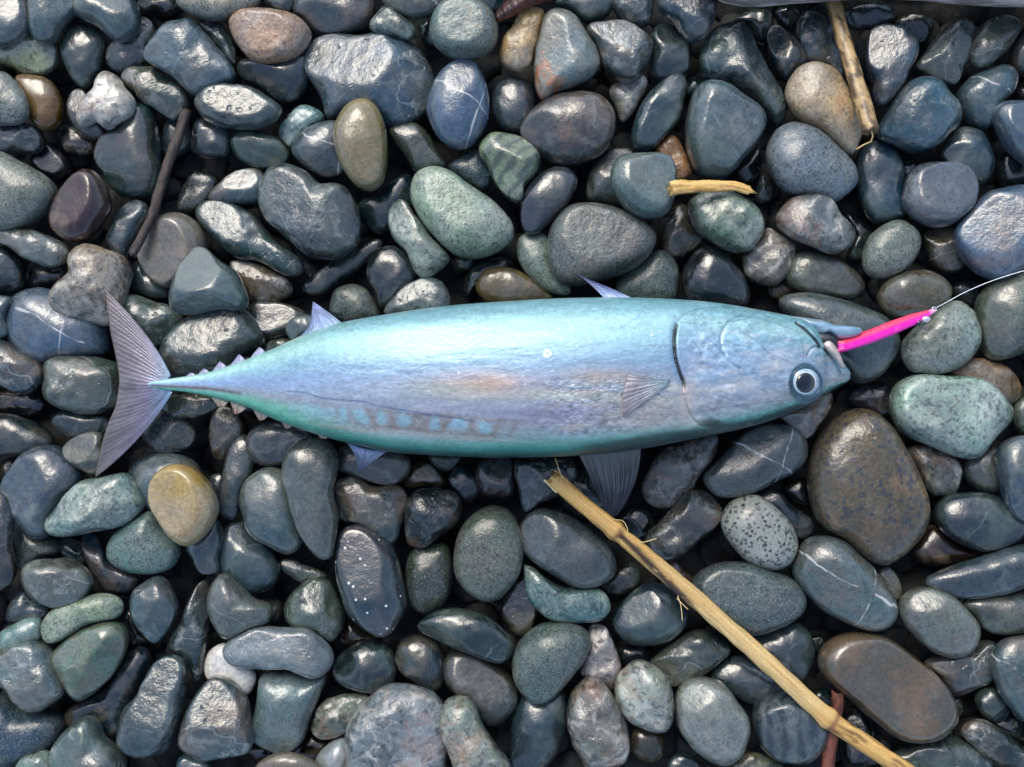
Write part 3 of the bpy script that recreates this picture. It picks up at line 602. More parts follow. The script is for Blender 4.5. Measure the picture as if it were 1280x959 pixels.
1 b 364048 710,950 770,890 850,920 880,1000 740,1010
0 b 363c46 490,420 560,390 640,420 620,480 520,490
1 z 6a6a50 1010,950 1080,890 1170,900 1250,950 1240,1010 1030,1010
@940 699
1 b 48525f -40,420 20,350 120,300 200,280 270,340 295,420 260,520 200,560 100,500 0,470
1 z 59626c 5,740 40,660 120,620 230,610 300,660 345,740 345,830 300,900 210,938 120,930 40,870 10,800 # grey pebble with soft bands
2 u 6b6158 300,470 340,390 430,345 540,338 640,370 740,440 840,530 910,610 950,700 930,770 860,825 750,840 650,815 560,750 460,660 380,590 320,530 f=60/7/.62 # large polished brown flat pebble
2 s 767672 672,230 710,165 790,130 880,145 970,210 1030,290 1040,360 1000,430 920,453 820,420 740,350 690,290 # grey-brown oval with short crack
1.5 s 5d6465 965,200 1040,165 1150,152 1280,155 1400,180 1420,280 1300,340 1170,350 1080,330 1020,260
1 v 505a63 790,480 880,440 1000,420 1080,370 1140,420 1110,530 1060,580 980,625 920,620 860,540
2 l 52646e 1110,470 1150,390 1230,358 1320,370 1380,560 1340,740 1254,755 1190,680 1130,580
1 b 38434e 1030,650 1080,590 1150,600 1185,690 1140,745 1070,730
1 v 42565c 640,920 720,860 850,820 980,830 1080,880 1110,950 1080,1030 700,1030 # dark green stone with yellow veins
1 v 3e4a4e 955,800 1000,740 1080,740 1170,800 1260,870 1340,940 1300,1000 1120,960 1020,860
0 b 33382f 1110,760 1190,720 1300,780 1290,860 1180,810
0 b 3a4652 280,620 340,595 370,650 320,690
0.3 v 2f3032 420,740 490,700 560,790 640,860 620,930 520,960 420,920
0 s 555555 925,650 960,640 975,690 950,720
0 b 34464e 265,370 320,350 340,400 310,450
'''
def albedo(h):
    """photo colour -> base colour: wet dark stones owe much of their brightness to reflected sky"""
    c = lin(h); L = c.mean()
    f = np.interp(L, [0.06, 0.2], [1.0, 0.0])
    c = np.maximum(L + (c - L) * (1.12 + 0.25 * f), 0.004) * (np.array([0.99, 1.01, 0.97]) + f * np.array([-0.06, 0.15, -0.10]))
    return c * np.interp(L, [0.0, 0.05, 0.1, 0.2, 0.5], [0.16, 0.22, 0.36, 0.56, 0.68])
ALB = 0.36
FISH_EDGE = [(208, 474), (252, 467), (287, 457), (311, 447), (334, 439), (363, 426), (387, 416), (428, 403), (462, 396), (496, 391), (563, 382), (631, 377), (700, 373), (776, 372), (841, 374), (890, 378), (918, 382), (962, 390), (995, 397),
             (211, 488), (231, 490), (263, 496), (304, 507), (348, 526), (387, 540), (428, 552), (482, 564), (523, 568), (604, 572), (640, 572), (694, 571), (748, 568), (803, 561), (864, 549), (918, 538), (962, 526), (995, 513), (1017, 502), (1039, 489), (1058, 475),
             (130, 365), (135, 385), (140, 415), (160, 390), (180, 420), (195, 450), (150, 470), (148, 487), (144, 509), (135, 530), (128, 553), (122, 579), (135, 590), (150, 575), (170, 548), (188, 520), (200, 500),
             (1024, 402), (1040, 407), (1060, 412), (1075, 415), (1055, 440), (1060, 425), (1085, 420), (1110, 410), (1140, 400), (1160, 391), (300, 445), (325, 435)]
FISH_EDGE = np.array(FISH_EDGE, float)
def in_poly(pts, poly):
    x, y = pts[:, 0][:, None], pts[:, 1][:, None]
    x0, y0 = poly[:, 0], poly[:, 1]; x1, y1 = np.roll(x0, -1), np.roll(y0, -1)
    cr = ((y0 > y) != (y1 > y)) & (x < (x1 - x0) * (y - y0) / (y1 - y0 + 1e-12) + x0)
    return cr.sum(1) % 2 == 1

TS = 340.0 / 1254.0
stones = []
ox = oy = 0
for ln in PEBBLES.strip().splitlines():
    if ln[0] == '@':
        ox, oy = (float(v) for v in ln[1:].split()); continue
    body, _, desc = ln.partition('#')
    tk = body.split()
    st = dict(level=float(tk[0]), kind=tk[1], hex=tk[2], desc=desc.strip(), facets=[], h=None, pts=[])
    for t in tk[3:]:
        if t.startswith('f='): st['facets'].append([float(v) for v in t[2:].split('/')])
        elif t.startswith('h='): st['h'] = float(t[2:])
        else:
            x, y = t.split(',')
            st['pts'].append((ox + float(x) * TS, oy + float(y) * TS))
    stones.append(st)

# ------------------------------------------------------------------ height field in which pebbles come to rest on each other
GX, GY, GS = 0.40, 0.32, 0.0008
NXG, NYG = int(2 * GX / GS), int(2 * GY / GS)
H = np.zeros((NYG, NXG))
gx = (np.arange(NXG) + 0.5) * GS - GX
gy = (np.arange(NYG) + 0.5) * GS - GY

def patch(cx, cy, R):
    i0, i1 = np.searchsorted(gx, cx - R), np.searchsorted(gx, cx + R)
    j0, j1 = np.searchsorted(gy, cy - R), np.searchsorted(gy, cy + R)
    X, Y = np.meshgrid(gx[i0:i1] - cx, gy[j0:j1] - cy)
    return (slice(j0, j1), slice(i0, i1)), X, Y

def H_at(x, y, r=0.002):
    sl, X, Y = patch(x, y, r)
    h = H[sl]
    return float(h.max()) if h.size else 0.03

CSV, CSQ = cube_sphere(20)
CSV_S, CSQ_S = cube_sphere(4)
CSV_M, CSQ_M = cube_sphere(6)

def plane_waves(rs, V, wl, amp, n=7):
    out = np.zeros(len(V))
    for _ in range(n):
        d = rs.normal(size=3); d /= np.linalg.norm(d)
        w = wl * rs.uniform(0.7, 1.6)
        out += np.sin(V @ d * (2 * math.pi / w) + rs.uniform(0, 6.28)) * amp / math.sqrt(n)
    return out

def shape_stone(rs, D, th, Rth, hz, e, facets, lump, fine):
    """D: unit directions; outline radius Rth(th); returns local vertices"""
    t = np.arctan2(D[:, 1], D[:, 0])
    R = np.interp(t, th, Rth, period=2 * math.pi)
    c = np.hypot(D[:, 0], D[:, 1]); s = D[:, 2]
    rr = R * c ** e
    V = np.stack([np.cos(t) * rr, np.sin(t) * rr, hz * np.sign(s) * np.abs(s) ** e], 1)
    rm = float(np.mean(Rth))
    disp = plane_waves(rs, V, rm * 1.3, lump * rm) + plane_waves(rs, V, rm * 0.45, fine * rm)
    N = V / np.array([rm, rm, hz]) ** 2
    N /= np.linalg.norm(N, axis=1)[:, None] + 1e-9
    side = 0.45 + 0.55 * np.abs(N[:, 2])
    V = V + N * (disp * side)[:, None]
    for az, tilt, k in facets:
        a, b = math.radians(az), math.radians(tilt)
        n = np.array([math.cos(a) * math.sin(b), math.sin(a) * math.sin(b), math.cos(b)])
        dp = V @ n
        sup = dp.max(); kd = k * sup; w = 0.035 * sup
        ex = np.maximum(dp - kd, 0)
        V = V - n * (ex - w * (1 - np.exp(-ex / w)))[:, None]
    return V

LUMP = dict(b=.04, s=.04, l=.035, v=.075, g=.06, w=.02, r=.055, t=.022, p=.035, q=.03, m=.075, d=.04, k=.025, o=.05, z=.05, u=.02)
FACET_P = dict(b=.5, s=.6, l=.4, v=.95, g=.6, w=0, r=.4, t=.25, p=.3, q=.1, m=.6, d=.3, k=0, o=.5, z=.6, u=.2)

# ------------------------------------------------------------------ ground and the small pebbles under and around the picture
def stuff_pebbles():
    VV, QQ, CC = [], [], []
    nv = 0
    def flush(name, mat, label):
        nonlocal nv
        add(name, quads_mesh(name, np.concatenate(VV), np.concatenate(QQ), np.concatenate(CC)), mat, label=label, cat='pebbles', kind='stuff')
        VV.clear(); QQ.clear(); CC.clear(); nv = 0
    tones = [lin(h) for h in ('3a4450', '454f58', '51595c', '3b3f47', '5d665f', '4b4a48', '666a66', '39464c', '75736a', '5a6a78')]
    def one(x, y, z, ra, rb, hz, ang, into_h):
        nonlocal nv
        th = np.linspace(-math.pi, math.pi, 24, endpoint=False)
        e = RNG.uniform(0.75, 1.0)
        ph = RNG.uniform(0, 6.28, 3)
        Rth = ra * rb / np.sqrt((rb * np.cos(th - ang)) ** 2 + (ra * np.sin(th - ang)) ** 2)
        Rth = Rth * (1 + 0.06 * np.sin(2 * th + ph[0]) + 0.05 * np.sin(3 * th + ph[1]) + 0.03 * np.sin(5 * th + ph[2]))
        fc = [[RNG.uniform(0, 360), RNG.uniform(5, 40), RNG.uniform(.7, .92)] for _ in range(RNG.randint(0, 3))]
        DV, DQ = (CSV_S, CSQ_S) if into_h is not None else (CSV_M, CSQ_M)
        V = shape_stone(RNG, DV, th, Rth, hz, e, fc, 0.04, 0.008)
        V[:, :] += (x, y, z)
        VV.append(V); QQ.append(DQ + nv); nv += len(V)
        c = tones[RNG.randint(len(tones))] * ALB * RNG.uniform(0.45, 0.9) * (1.5 if into_h is None else 0.34)  # gap pebbles far darker than the outer ones: shade put into their colour
        CC.append(np.tile(np.r_[c, 1.0], (len(V), 1)))
        if into_h:
            sl, X, Y = patch(x, y, max(ra, rb))
            if X.size:
                rho = np.hypot(X, Y) / np.interp(np.arctan2(Y, X), th, Rth, period=2 * math.pi)
                top = np.where(rho < 1, z + hz * np.sqrt(np.maximum(1 - rho ** 2, 0)), 0)
                H[sl] = np.maximum(H[sl], top)
    p = 0.019
    XM, YM = 0.52, 0.44
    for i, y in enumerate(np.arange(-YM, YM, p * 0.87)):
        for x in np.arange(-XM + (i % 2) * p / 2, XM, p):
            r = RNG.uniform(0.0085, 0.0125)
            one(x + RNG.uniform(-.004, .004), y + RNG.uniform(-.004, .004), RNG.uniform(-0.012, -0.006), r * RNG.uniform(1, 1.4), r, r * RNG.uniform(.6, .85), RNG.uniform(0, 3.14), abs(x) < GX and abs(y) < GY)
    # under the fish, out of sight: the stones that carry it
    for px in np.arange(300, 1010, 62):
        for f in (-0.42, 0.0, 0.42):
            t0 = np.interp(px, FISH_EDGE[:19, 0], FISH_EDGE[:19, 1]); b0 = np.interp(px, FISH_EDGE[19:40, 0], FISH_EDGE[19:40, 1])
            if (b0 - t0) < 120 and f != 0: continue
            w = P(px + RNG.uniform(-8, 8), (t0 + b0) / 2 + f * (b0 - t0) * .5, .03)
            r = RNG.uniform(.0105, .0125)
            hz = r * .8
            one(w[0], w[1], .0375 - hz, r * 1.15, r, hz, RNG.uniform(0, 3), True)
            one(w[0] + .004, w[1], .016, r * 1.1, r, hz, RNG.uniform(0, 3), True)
    flush('gap_pebbles', SHADED_GAP_MAT, 'countless small pebbles coloured dark for shade deep in the gaps between the stones')
    # outside the picture: the same beach goes on
    for layer, (z0, p) in enumerate(((0.020, 0.030), (0.032, 0.033))):
        for i, y in enumerate(np.arange(-YM, YM, p * 0.87)):
            for x in np.arange(-XM + (i % 2) * p / 2, XM, p):
                xx, yy = x + RNG.uniform(-.007, .007), y + RNG.uniform(-.007, .007)
                r = RNG.uniform(0.011, 0.019)
                if abs(xx) < 0.272 + r and abs(yy) < 0.208 + r: continue
                one(xx, yy, z0 + RNG.uniform(-.003, .004), r * RNG.uniform(1.05, 1.5), r, r * RNG.uniform(.6, .8), RNG.uniform(0, 3.14), None)
    flush('beach_pebbles', BEACH_MAT, 'wet grey pebbles of the beach around the fish')

k = NT('wet_gravel')
tc = k.n('TexCoord').outputs['Object']
v1 = k.voro(tc, 42); v2 = k.voro(tc, 130)
gc = k.n('HueSaturation'); k.link((0.05, 0.058, 0.066), gc.inputs['Color'])
sv = k.n('SeparateXYZ'); k.link(v1.outputs['Color'], sv.inputs[0])
k.link(k.ramp(sv.outputs[0], 0, 1, 0.5, 2.2), gc.inputs['Value'])
edge = k.ramp(v1.outputs['Distance'], 0.0, 0.75, 1, 0)
nrm = k.bump(k.math('ADD', edge, k.math('MULTIPLY', v2.outputs['Distance'], -0.15)), 1.0, 0.012)
k.set(Base_Color=gc.outputs[0], Roughness=0.45, Normal=nrm)
gs = 60.0
gm = quads_mesh('ground', [(-gs, -gs, -.015), (gs, -gs, -.015), (gs, gs, -.015), (-gs, gs, -.015)], [(0, 1, 2, 3)], smooth=False)
add('ground', gm, k.m, kind='structure')
stuff_pebbles()

# ------------------------------------------------------------------ build each traced pebble, lowest first
order = sorted(range(len(stones)), key=lambda i: (stones[i]['level'], i))
for idx in order:
    st = stones[idx]
    rs = np.random.RandomState(100 + idx)
    pts = np.array(st['pts'])
    crv = catmull(pts, 10)
    x, y = crv[:, 0], crv[:, 1]
    a = x * np.roll(y, -1) - np.roll(x, -1) * y
    A = a.sum() / 2
    c = np.array([((x + np.roll(x, -1)) * a).sum(), ((y + np.roll(y, -1)) * a).sum()]) / (6 * A)
    rel = crv - c
    cov = np.cov(rel.T); ev = np.sqrt(np.linalg.eigvalsh(cov) * 2)
    minor = ev[0]
    lv = st['level']
    zmax = 0.018 + 0.011 * min(lv, 2.5)
    zg = zmax - 0.004
    cap = {0: 0.019, 1: 0.030, 2: 0.041}
    capz = np.interp(lv, [0, 1, 2, 2.5], [0.018, 0.029, 0.039, 0.043])
    ratio = st['h'] or rs.uniform(0.66, 0.85)
    th = np.linspace(-math.pi, math.pi, 72, endpoint=False)
    e = rs.uniform(0.74, 0.95)
    under = in_poly(FISH_EDGE, crv).any()
    for it in range(2):
        cw = P(c[0], c[1], zg)
        sc = PX * (CAMZ - zg) / DREF
        rx, ry = rel[:, 0] * sc, -rel[:, 1] * sc
        ang = np.arctan2(ry, rx); rad = np.hypot(rx, ry)
        o_ = np.argsort(ang)
        Rth = np.interp(th, ang[o_], rad[o_], period=2 * math.pi)
        hz = min(minor * sc * ratio, 0.0165)
        sl, X, Y = patch(cw[0], cw[1], Rth.max())
        z = 0.012
        if X.size:
            rho = np.hypot(X, Y) / (0.94 * np.interp(np.arctan2(Y, X), th, Rth, period=2 * math.pi))
            ins = rho < 1
            low = hz * np.sqrt(np.maximum(1 - rho ** 2, 0))
            need = (H[sl] + low)[ins]
            if need.size:
                z = float(np.quantile(need, 0.992)) - 0.06 * hz
        z = min(max(z, np.interp(lv, [0, 1, 2], [0.006, 0.018, 0.028])), np.interp(lv, [0, 1, 2, 2.5], [0.027, 0.037, 0.049, 0.054]) - hz + 0.002 * math.sin(idx * 2.1))
        if under: z = min(z, 0.0385 - hz * 0.97)
        zg = z
    if X.size:
        top = np.where(ins, z + low, 0)
        H[sl] = np.maximum(H[sl], top)
    fc = [[f[0], f[1], f[2]] for f in st['facets']]
    if not fc and rs.rand() < FACET_P[st['kind']]:
        for _ in range(1 + (st['kind'] in 'v') * rs.randint(0, 3)):
            fc.append([rs.uniform(0, 360), rs.uniform(4, 38), rs.uniform(.74, .93)])
    V = shape_stone(rs, CSV, th, Rth, hz, e, fc, LUMP[st['kind']], LUMP[st['kind']] * 0.22)
    me = quads_mesh('pebble', V, CSQ)
    st['obj'] = ob = add('pebble', me, MATS[st['kind']], loc=(cw[0], cw[1], z), cat='pebble', group='beach pebbles')
    cl = albedo(st['hex'])
    ob.color = (*cl, 1)
    st['c'] = c; st['area'] = abs(A); st['asp'] = ev[1] / ev[0]; st['top'] = z + hz
# ------------------------------------------------------------------ labels: look first, then what the pebble lies beside
land = [s for s in stones if s['desc']]
def colour_word(h, kind):
    r, g, b = (int(h[i:i + 2], 16) for i in (0, 2, 4))
    L = (r + g + b) / 3
    tone = 'charcoal' if L < 64 else 'dark grey' if L < 82 else 'grey' if L < 118 else 'pale grey'
    if b - r > 22: return 'navy blue' if L < 66 else 'slate-blue' if L < 92 else 'blue-grey'
    if r - b > 10: return 'dark brown' if L < 82 else 'brown'
    if g - r > 8 and g >= b - 2: return 'dark green' if L < 86 else 'grey-green'
    return tone
TEX = dict(u='polished', b='smooth', s='matte', l='thin-veined', v='crackled', g='mottled', r='rust-stained', t='polished', p='fine-speckled', q='smooth', m='rough mottled', o='rust-stained', z='banded')
used = {}
for s in stones:
    if s['desc']:
        lab = s['desc']
        if len(lab.split()) < 4:
            lab = lab + ' lying among the dark pebbles'
        s['obj']['label'] = lab
        used[lab] = 1
for s in sorted((s for s in stones if not s['desc']), key=lambda s: -s['area']):
    eq = math.sqrt(s['area'] / math.pi)
    size = 'small' if eq < 24 else 'medium' if eq < 36 else 'large'
    form = 'long' if s['asp'] > 1.75 else 'oval' if s['asp'] > 1.3 else 'rounded'
    near = sorted(land, key=lambda q: np.hypot(*(q['c'] - s['c'])) - math.sqrt(q['area'] / math.pi))
    deep = 'sunken ' if s['level'] < 0.8 else ''
    head = f"{size} {deep}{form} {TEX[s['kind']]} {colour_word(s['hex'], s['kind'])} pebble"
    lab = None
    for q in near[:3]:
        t = f"{head} beside the {q['desc']}"
        if t not in used and len(t.split()) <= 16:
            lab = t; break
    lab = lab or f"{head} beside the {near[0]['desc']}"
    used[lab] = 1
    s['obj']['label'] = lab

# ------------------------------------------------------------------ numeric noise for painted-on grain
NL = np.random.RandomState(3).rand(256, 256)
def vnoise(x, y):
    xi, yi = np.floor(x).astype(int), np.floor(y).astype(int)
    fx, fy = x - xi, y - yi
    fx, fy = fx * fx * (3 - 2 * fx), fy * fy * (3 - 2 * fy)
    g = lambda a, b: NL[a % 256, b % 256]
    return (g(xi, yi) * (1 - fx) + g(xi + 1, yi) * fx) * (1 - fy) + (g(xi, yi + 1) * (1 - fx) + g(xi + 1, yi + 1) * fx) * fy
def fbm(x, y, o=4):
    return sum(vnoise(x * 2 ** i + 17 * i, y * 2 ** i + 31 * i) * 0.5 ** (i + 1) for i in range(o))
def sstep(a, b, x):
    t = np.clip((x - a) / (b - a), 0, 1); return t * t * (3 - 2 * t)
def poly_dist(px, py, pts):
    d = np.full(px.shape, 1e9); side = np.zeros(px.shape); par = np.zeros(px.shape)
    n = len(pts) - 1
    for i in range(n):
        a, b = np.array(pts[i], float), np.array(pts[i + 1], float)
        ab = b - a
        t = np.clip(((px - a[0]) * ab[0] + (py - a[1]) * ab[1]) / (ab @ ab), 0, 1)
        dx, dy = px - a[0] - t * ab[0], py - a[1] - t * ab[1]
        dd = np.hypot(dx, dy)
        m = dd < d
        d = np.where(m, dd, d); side = np.where(m, ab[0] * dy - ab[1] * dx, side); par = np.where(m, (i + t) / n, par)
    return d, np.sign(side), par
def mixc(c, m, hexcol):
    return c * (1 - m[..., None]) + lin(hexcol) * m[..., None]

# ------------------------------------------------------------------ the fish
def skin_mat(name, metallic=0.3, rough=0.3, bump=0.2, stretch=(60, 300, 300), coat=0.3, alpha_scales=False, trans=0.0):
    k = NT(name)
    tc = k.n('TexCoord').outputs['Object']
    vc = k.n('VertexColor'); vc.layer_name = 'Col'
    nz = k.noise(k.vmul(tc, stretch), 1.0, 5, 0.6)
    fine = k.noise(tc, 1500, 3, 0.6)
    col = k.mix(0.22, vc.outputs[0], k.mix(1.0, vc.outputs[0], k.ramp(nz, 0.3, 0.7, 0.55, 1.5), 'MULTIPLY'))
    mot = k.noise(k.vmul(tc, (1, 1.8, 1)), 420, 6, 0.7, 0.4)
    col = k.mix(1.0, col, k.ramp(mot, 0.3, 0.7, 0.78, 1.2), 'MULTIPLY')
    nrm = k.bump(k.math('ADD', nz, k.math('ADD', k.math('MULTIPLY', fine, 0.35), mot)), bump, 0.0006)
    if alpha_scales:
        sc = k.voro(k.vmul(tc, (520, 900, 520)), 1.0).outputs['Distance']
        hgt = k.math('MULTIPLY', sc, vc.outputs['Alpha'])
        nrm = k.bump(hgt, 0.5, 0.0006, nrm)
    k.set(Base_Color=col, Metallic=metallic, Roughness=k.ramp(nz, 0.3, 0.7, rough - 0.12, rough + 0.08), Normal=nrm, Coat_Weight=min(1.0, coat * 2.2), Coat_Roughness=0.14)
    k.link(nrm, k.b.inputs['Coat Normal'])
    if trans: k.set(Transmission_Weight=trans)
    return k.m
FISH = skin_mat('silver_fish_skin', 0.25, 0.42, 0.35, alpha_scales=True)
FIN = skin_mat('fin_membrane', 0.1, 0.38, 0.3, (900, 900, 900))

TOP = [(186, 478), (208, 474), (252, 467), (287, 457), (334, 439), (363, 426), (387, 416), (428, 403), (496, 391), (563, 382), (631, 377), (700, 373), (776, 372), (841, 374), (890, 378), (918, 382), (962, 390), (995, 397), (1010, 403), (1020, 413), (1028, 427), (1040, 434), (1050, 447), (1057, 457), (1062, 464)]
BOT = [(186, 484), (211, 488), (231, 490), (263, 496), (304, 507), (348, 526), (387, 540), (428, 552), (482, 564), (523, 568), (604, 572), (640, 572), (694, 571), (748, 568), (803, 561), (864, 549), (918, 538), (962, 526), (995, 513), (1017, 502), (1039, 489), (1052, 482), (1059, 478), (1062, 475)]
topc, botc = catmull(TOP, 10, False), catmull(BOT, 10, False)
def ytop(x): return np.interp(x, topc[:, 0], topc[:, 1])
def ybot(x): return np.interp(x, botc[:, 0], botc[:, 1])
# height at which the body comes to rest
hs_ = []
for px in np.arange(320, 1010, 12):
    for f in (0.38, 0.5, 0.62):
        w = P(px, ytop(px) + f * (ybot(px) - ytop(px)), 0.05)
        hs_.append(H_at(w[0], w[1], 0.003))
REST = max(float(np.quantile(hs_, 0.93)) - 0.001, 0.036)
ASPZ = 0.70
def half(x): return (ybot(x) - ytop(x)) / 2
def zc(x):
    sc = PX * 0.93
    return REST + 0.0035 + 0.93 * ASPZ * half(x) * sc

NSX, NU, NLW = 820, 230, 46
xs = np.concatenate([np.linspace(186, 1010, NSX - 130), np.linspace(1010, 1062, 131)[1:]])
phi = np.concatenate([np.linspace(0, math.pi, NU, endpoint=False), np.linspace(math.pi, 2 * math.pi, NLW, endpoint=False)])
XS, PH = np.meshgrid(xs, phi, indexing='ij')
hy = half(XS); yc = (ytop(XS) + ybot(XS)) / 2
ZC = zc(XS)
SCL = PX * (CAMZ - ZC) / DREF
cp, sp = np.cos(PH), np.sin(PH)
ex = 0.92
yy = yc + hy * np.sign(cp) * np.abs(cp) ** ex
# thickness: the belly side is a little flatter than the back
thk = ASPZ * hy * SCL * (1 + 0.10 * sstep(850, 950, XS) - 0.12 * sstep(980, 1060, XS))
zz = np.sign(sp) * np.abs(sp) ** ex * thk
WX = (XS - 640) * SCL; WY = -(yy - 479.5) * SCL; WZ = ZC + zz
def proj(x, y, z):
    kx = PX * (CAMZ - z) / DREF
    return 640 + x / kx, 479.5 - y / kx
PXX, PYY = proj(WX, WY, WZ)
up = sp > 0.02
GILL = catmull([(847, 402), (844, 415), (843, 430), (845, 449), (850, 466), (855, 480), (856, 495), (862, 515), (874, 530), (890, 535)], 6, False)
dg, sg, pg = poly_dist(PXX, PYY, GILL)
groove = np.exp(-(dg / 1.7) ** 2) * (0.0022 * sstep(.68, .55, pg) + 0.0004) * sstep(0, 0.06, pg) * sstep(0, 0.06, 1 - pg)
lip = np.where(PXX > np.interp(PYY, GILL[:, 1], GILL[:, 0]), np.exp(-(dg / 14.0)), 0) * 0.0010 * sstep(398, 420, PYY) * sstep(545, 520, PYY)
PRE = catmull([(930, 392), (912, 402), (903, 415), (901, 428), (906, 445), (915, 455), (925, 461)], 6, False)
dp_, _, _ = poly_dist(PXX, PYY, PRE)
MOUTH = catmull([(996, 404), (1006, 411), (1015, 420), (1022, 428), (1025, 434)], 5, False)
dm, _, _ = poly_dist(PXX, PYY, MOUTH)
MAX = catmull([(1010, 444), (1014, 436), (1022, 433), (1034, 440), (1044, 452), (1052, 466)], 5, False)
dx_, _, _ = poly_dist(PXX, PYY, MAX)
ORB = (np.hypot((PXX - 1007) / 21.0, (PYY - 480) / 25.0))
OPL = catmull([(848, 402), (858, 391), (876, 385), (905, 383), (925, 386)], 6, False)
do_, _, _ = poly_dist(PXX, PYY, OPL)
headm = sstep(850, 880, PXX)
WZ = WZ + up * (-groove + lip - 0.0007 * np.exp(-(dp_ / 1.6) ** 2) - 0.0018 * np.exp(-(dm / 1.8) ** 2) - 0.0008 * np.exp(-(dx_ / 1.5) ** 2) - 0.0005 * np.exp(-(do_ / 1.5) ** 2)
                - 0.0016 * sstep(1.1, 0.8, ORB) + headm * 0.0022 * (fbm(PXX / 26, PYY / 20) - 0.5) * sstep(1040, 1000, PXX)
                + 0.0006 * (fbm(PXX / 60, PYY / 14) - 0.5))
t = np.clip((PYY - ytop(np.clip(PXX, 186, 1062))) / np.maximum(ybot(np.clip(PXX, 186, 1062)) - ytop(np.clip(PXX, 186, 1062)), 1), 0, 1)
warp = (fbm(PXX / 90, PYY / 30) - 0.47)
tw = np.clip(t + 0.06 * warp, 0, 1)
KEYS = [(0, '86bccc'), (.06, '8cc4d6'), (.14, 'b2dce4'), (.24, '9ccadc'), (.38, '94b6d6'), (.50, 'a2b0d0'), (.60, 'aeb4c8'), (.70, 'b2aec0'), (.80, 'b6b0b6'), (.87, 'a8bcc2'), (.915, '72bcb2'), (.955, '38a89a'), (1.0, '14666c')]
kt = [q[0] for q in KEYS]; kc = np.array([lin(q[1]) for q in KEYS])
C = np.stack([np.interp(tw, kt, kc[:, i]) for i in range(3)], -1)
# belly-to-tail silver, pale green towards the tail
tail = sstep(480, 330, PXX)
C = mixc(C, 0.6 * tail * sstep(0.24, 0.05, t), 'bff0e4')
C = mixc(C, 0.55 * tail * sstep(.35, .45, t) * sstep(.7, .5, t), '9db6ea')
C = mixc(C, 0.8 * sstep(470, 330, PXX) * sstep(.66, .85, t), '6fd8bc')
# warm iridescent patches
bl = lambda cx, cy, rx, ry: np.exp(-(((PXX - cx) / rx) ** 2 + ((PYY - cy) / ry) ** 2))
C = mixc(C, 0.9 * bl(602, 481, 62, 15) * (0.6 + 0.6 * fbm(PXX / 22, PYY / 8)), 'f0b096')
C = mixc(C, 0.65 * bl(560, 486, 60, 12), 'b9bcb0')
C = mixc(C, 0.7 * np.clip(bl(700, 494, 85, 5.5) + bl(800, 500, 60, 6), 0, 1), 'dfd6c2')
C = mixc(C, 0.9 * bl(752, 471, 48, 11) * (0.6 + 0.6 * fbm(PXX / 10, PYY / 9)), 'c9aa9a')
C = mixc(C, 0.55 * bl(700, 520, 90, 16), 'a596bc')
C = mixc(C, 0.75 * bl(805, 522, 60, 18), 'd0b8b4')
C = mixc(C, 0.8 * bl(890, 486, 42, 6), 'f0cfc4')
C = mixc(C, 0.5 * bl(880, 440, 34, 26), 'b4b2dc')
C = mixc(C, 0.6 * bl(975, 448, 30, 16), 'ecd9d8')
C = mixc(C, 0.35 * headm * sstep(.15, .4, t) * sstep(.85, .6, t), 'a9c6e2')
C = mixc(C, 0.75 * bl(858, 505, 9, 26), 'eccac2')
C = mixc(C, 0.9 * np.clip(bl(868, 526, 9, 7) + bl(840, 483, 14, 5), 0, 1), 'f2e4da')
# scaly streaks over the corselet
cors = sstep(640, 720, PXX) * sstep(850, 830, PXX) * sstep(.45, .58, t) * sstep(.90, .84, t)
st_ = fbm(PXX / 6, PYY / 3.2, 3)
C = C * (1 + (st_ - 0.44)[..., None] * 1.5 * np.clip(cors + 0.5 * headm, 0, 1)[..., None])
C = mixc(C, 0.45 * headm * sstep(.48, .62, fbm(PXX / 24 + 5, PYY / 9)) * sstep(.12, .3, t) * sstep(.9, .8, t), 'ead8da')
C = mixc(C, 0.18 * headm * sstep(.5, .62, fbm(PXX / 15 + 50, PYY / 12 + 9)) * sstep(.9, .8, t), '7f9cc4')
C = mixc(C, 0.65 * cors * sstep(.5, .62, fbm(PXX / 34, PYY / 7)), 'd9c2bc')
# faint muscle bands towards the tail
C = C * (1 + 0.10 * (vnoise(PXX / 5.0, PYY / 40.0) - 0.5) * sstep(520, 380, PXX))[..., None]
C = C * (0.90 + 0.20 * fbm(PXX / 40, PYY / 10))[..., None]
# row of spots above the back
row = np.interp(PXX, [350, 400, 450, 500, 560, 615, 660], [507, 517, 522, 526, 531, 535, 538])
rm = sstep(352, 385, PXX) * sstep(650, 600, PXX) * np.exp(-((PYY - row - 1) / 13.0) ** 4)
wob = fbm(PXX / 16, PYY / 16) - 0.47
C = mixc(C, (0.1 + 0.35 * sstep(400, 500, PXX)) * rm * sstep(.35, .62, 0.5 + 2.0 * wob + 1.2 * (fbm(PXX / 6, PYY / 8) - .47) + 0.1), '98807c')
i_ = 0
for sx_ in (366, 384, 397, 411, 431, 452, 478, 504, 541, 573, 607):
    r0 = np.interp(sx_, [350, 400, 450, 500, 560, 615], [507, 516, 521, 525, 530, 534])
    rxx = (8, 7, 7, 8, 6, 7, 7, 8, 7, 11, 7)[i_]; ryy = (5, 7, 7, 8, 10, 9, 10, 10, 9, 7, 7)[i_]; i_ += 1
    q = np.hypot((PXX - sx_ - 16 * wob) / rxx, (PYY - r0 - 10 * wob) / ryy)
    qn = q + 0.5 * (fbm(PXX / 7, PYY / 7) - .47)
    C = mixc(C, (0.62 - 0.25 * sstep(440, 380, sx_)) * sstep(1.5, .5, qn), '9cd4ea')
wv1 = 7 * (fbm(PXX / 13, PYY / 30) - .47); wv2 = 9 * (fbm(PXX / 11 + 40, PYY / 30) - .47)
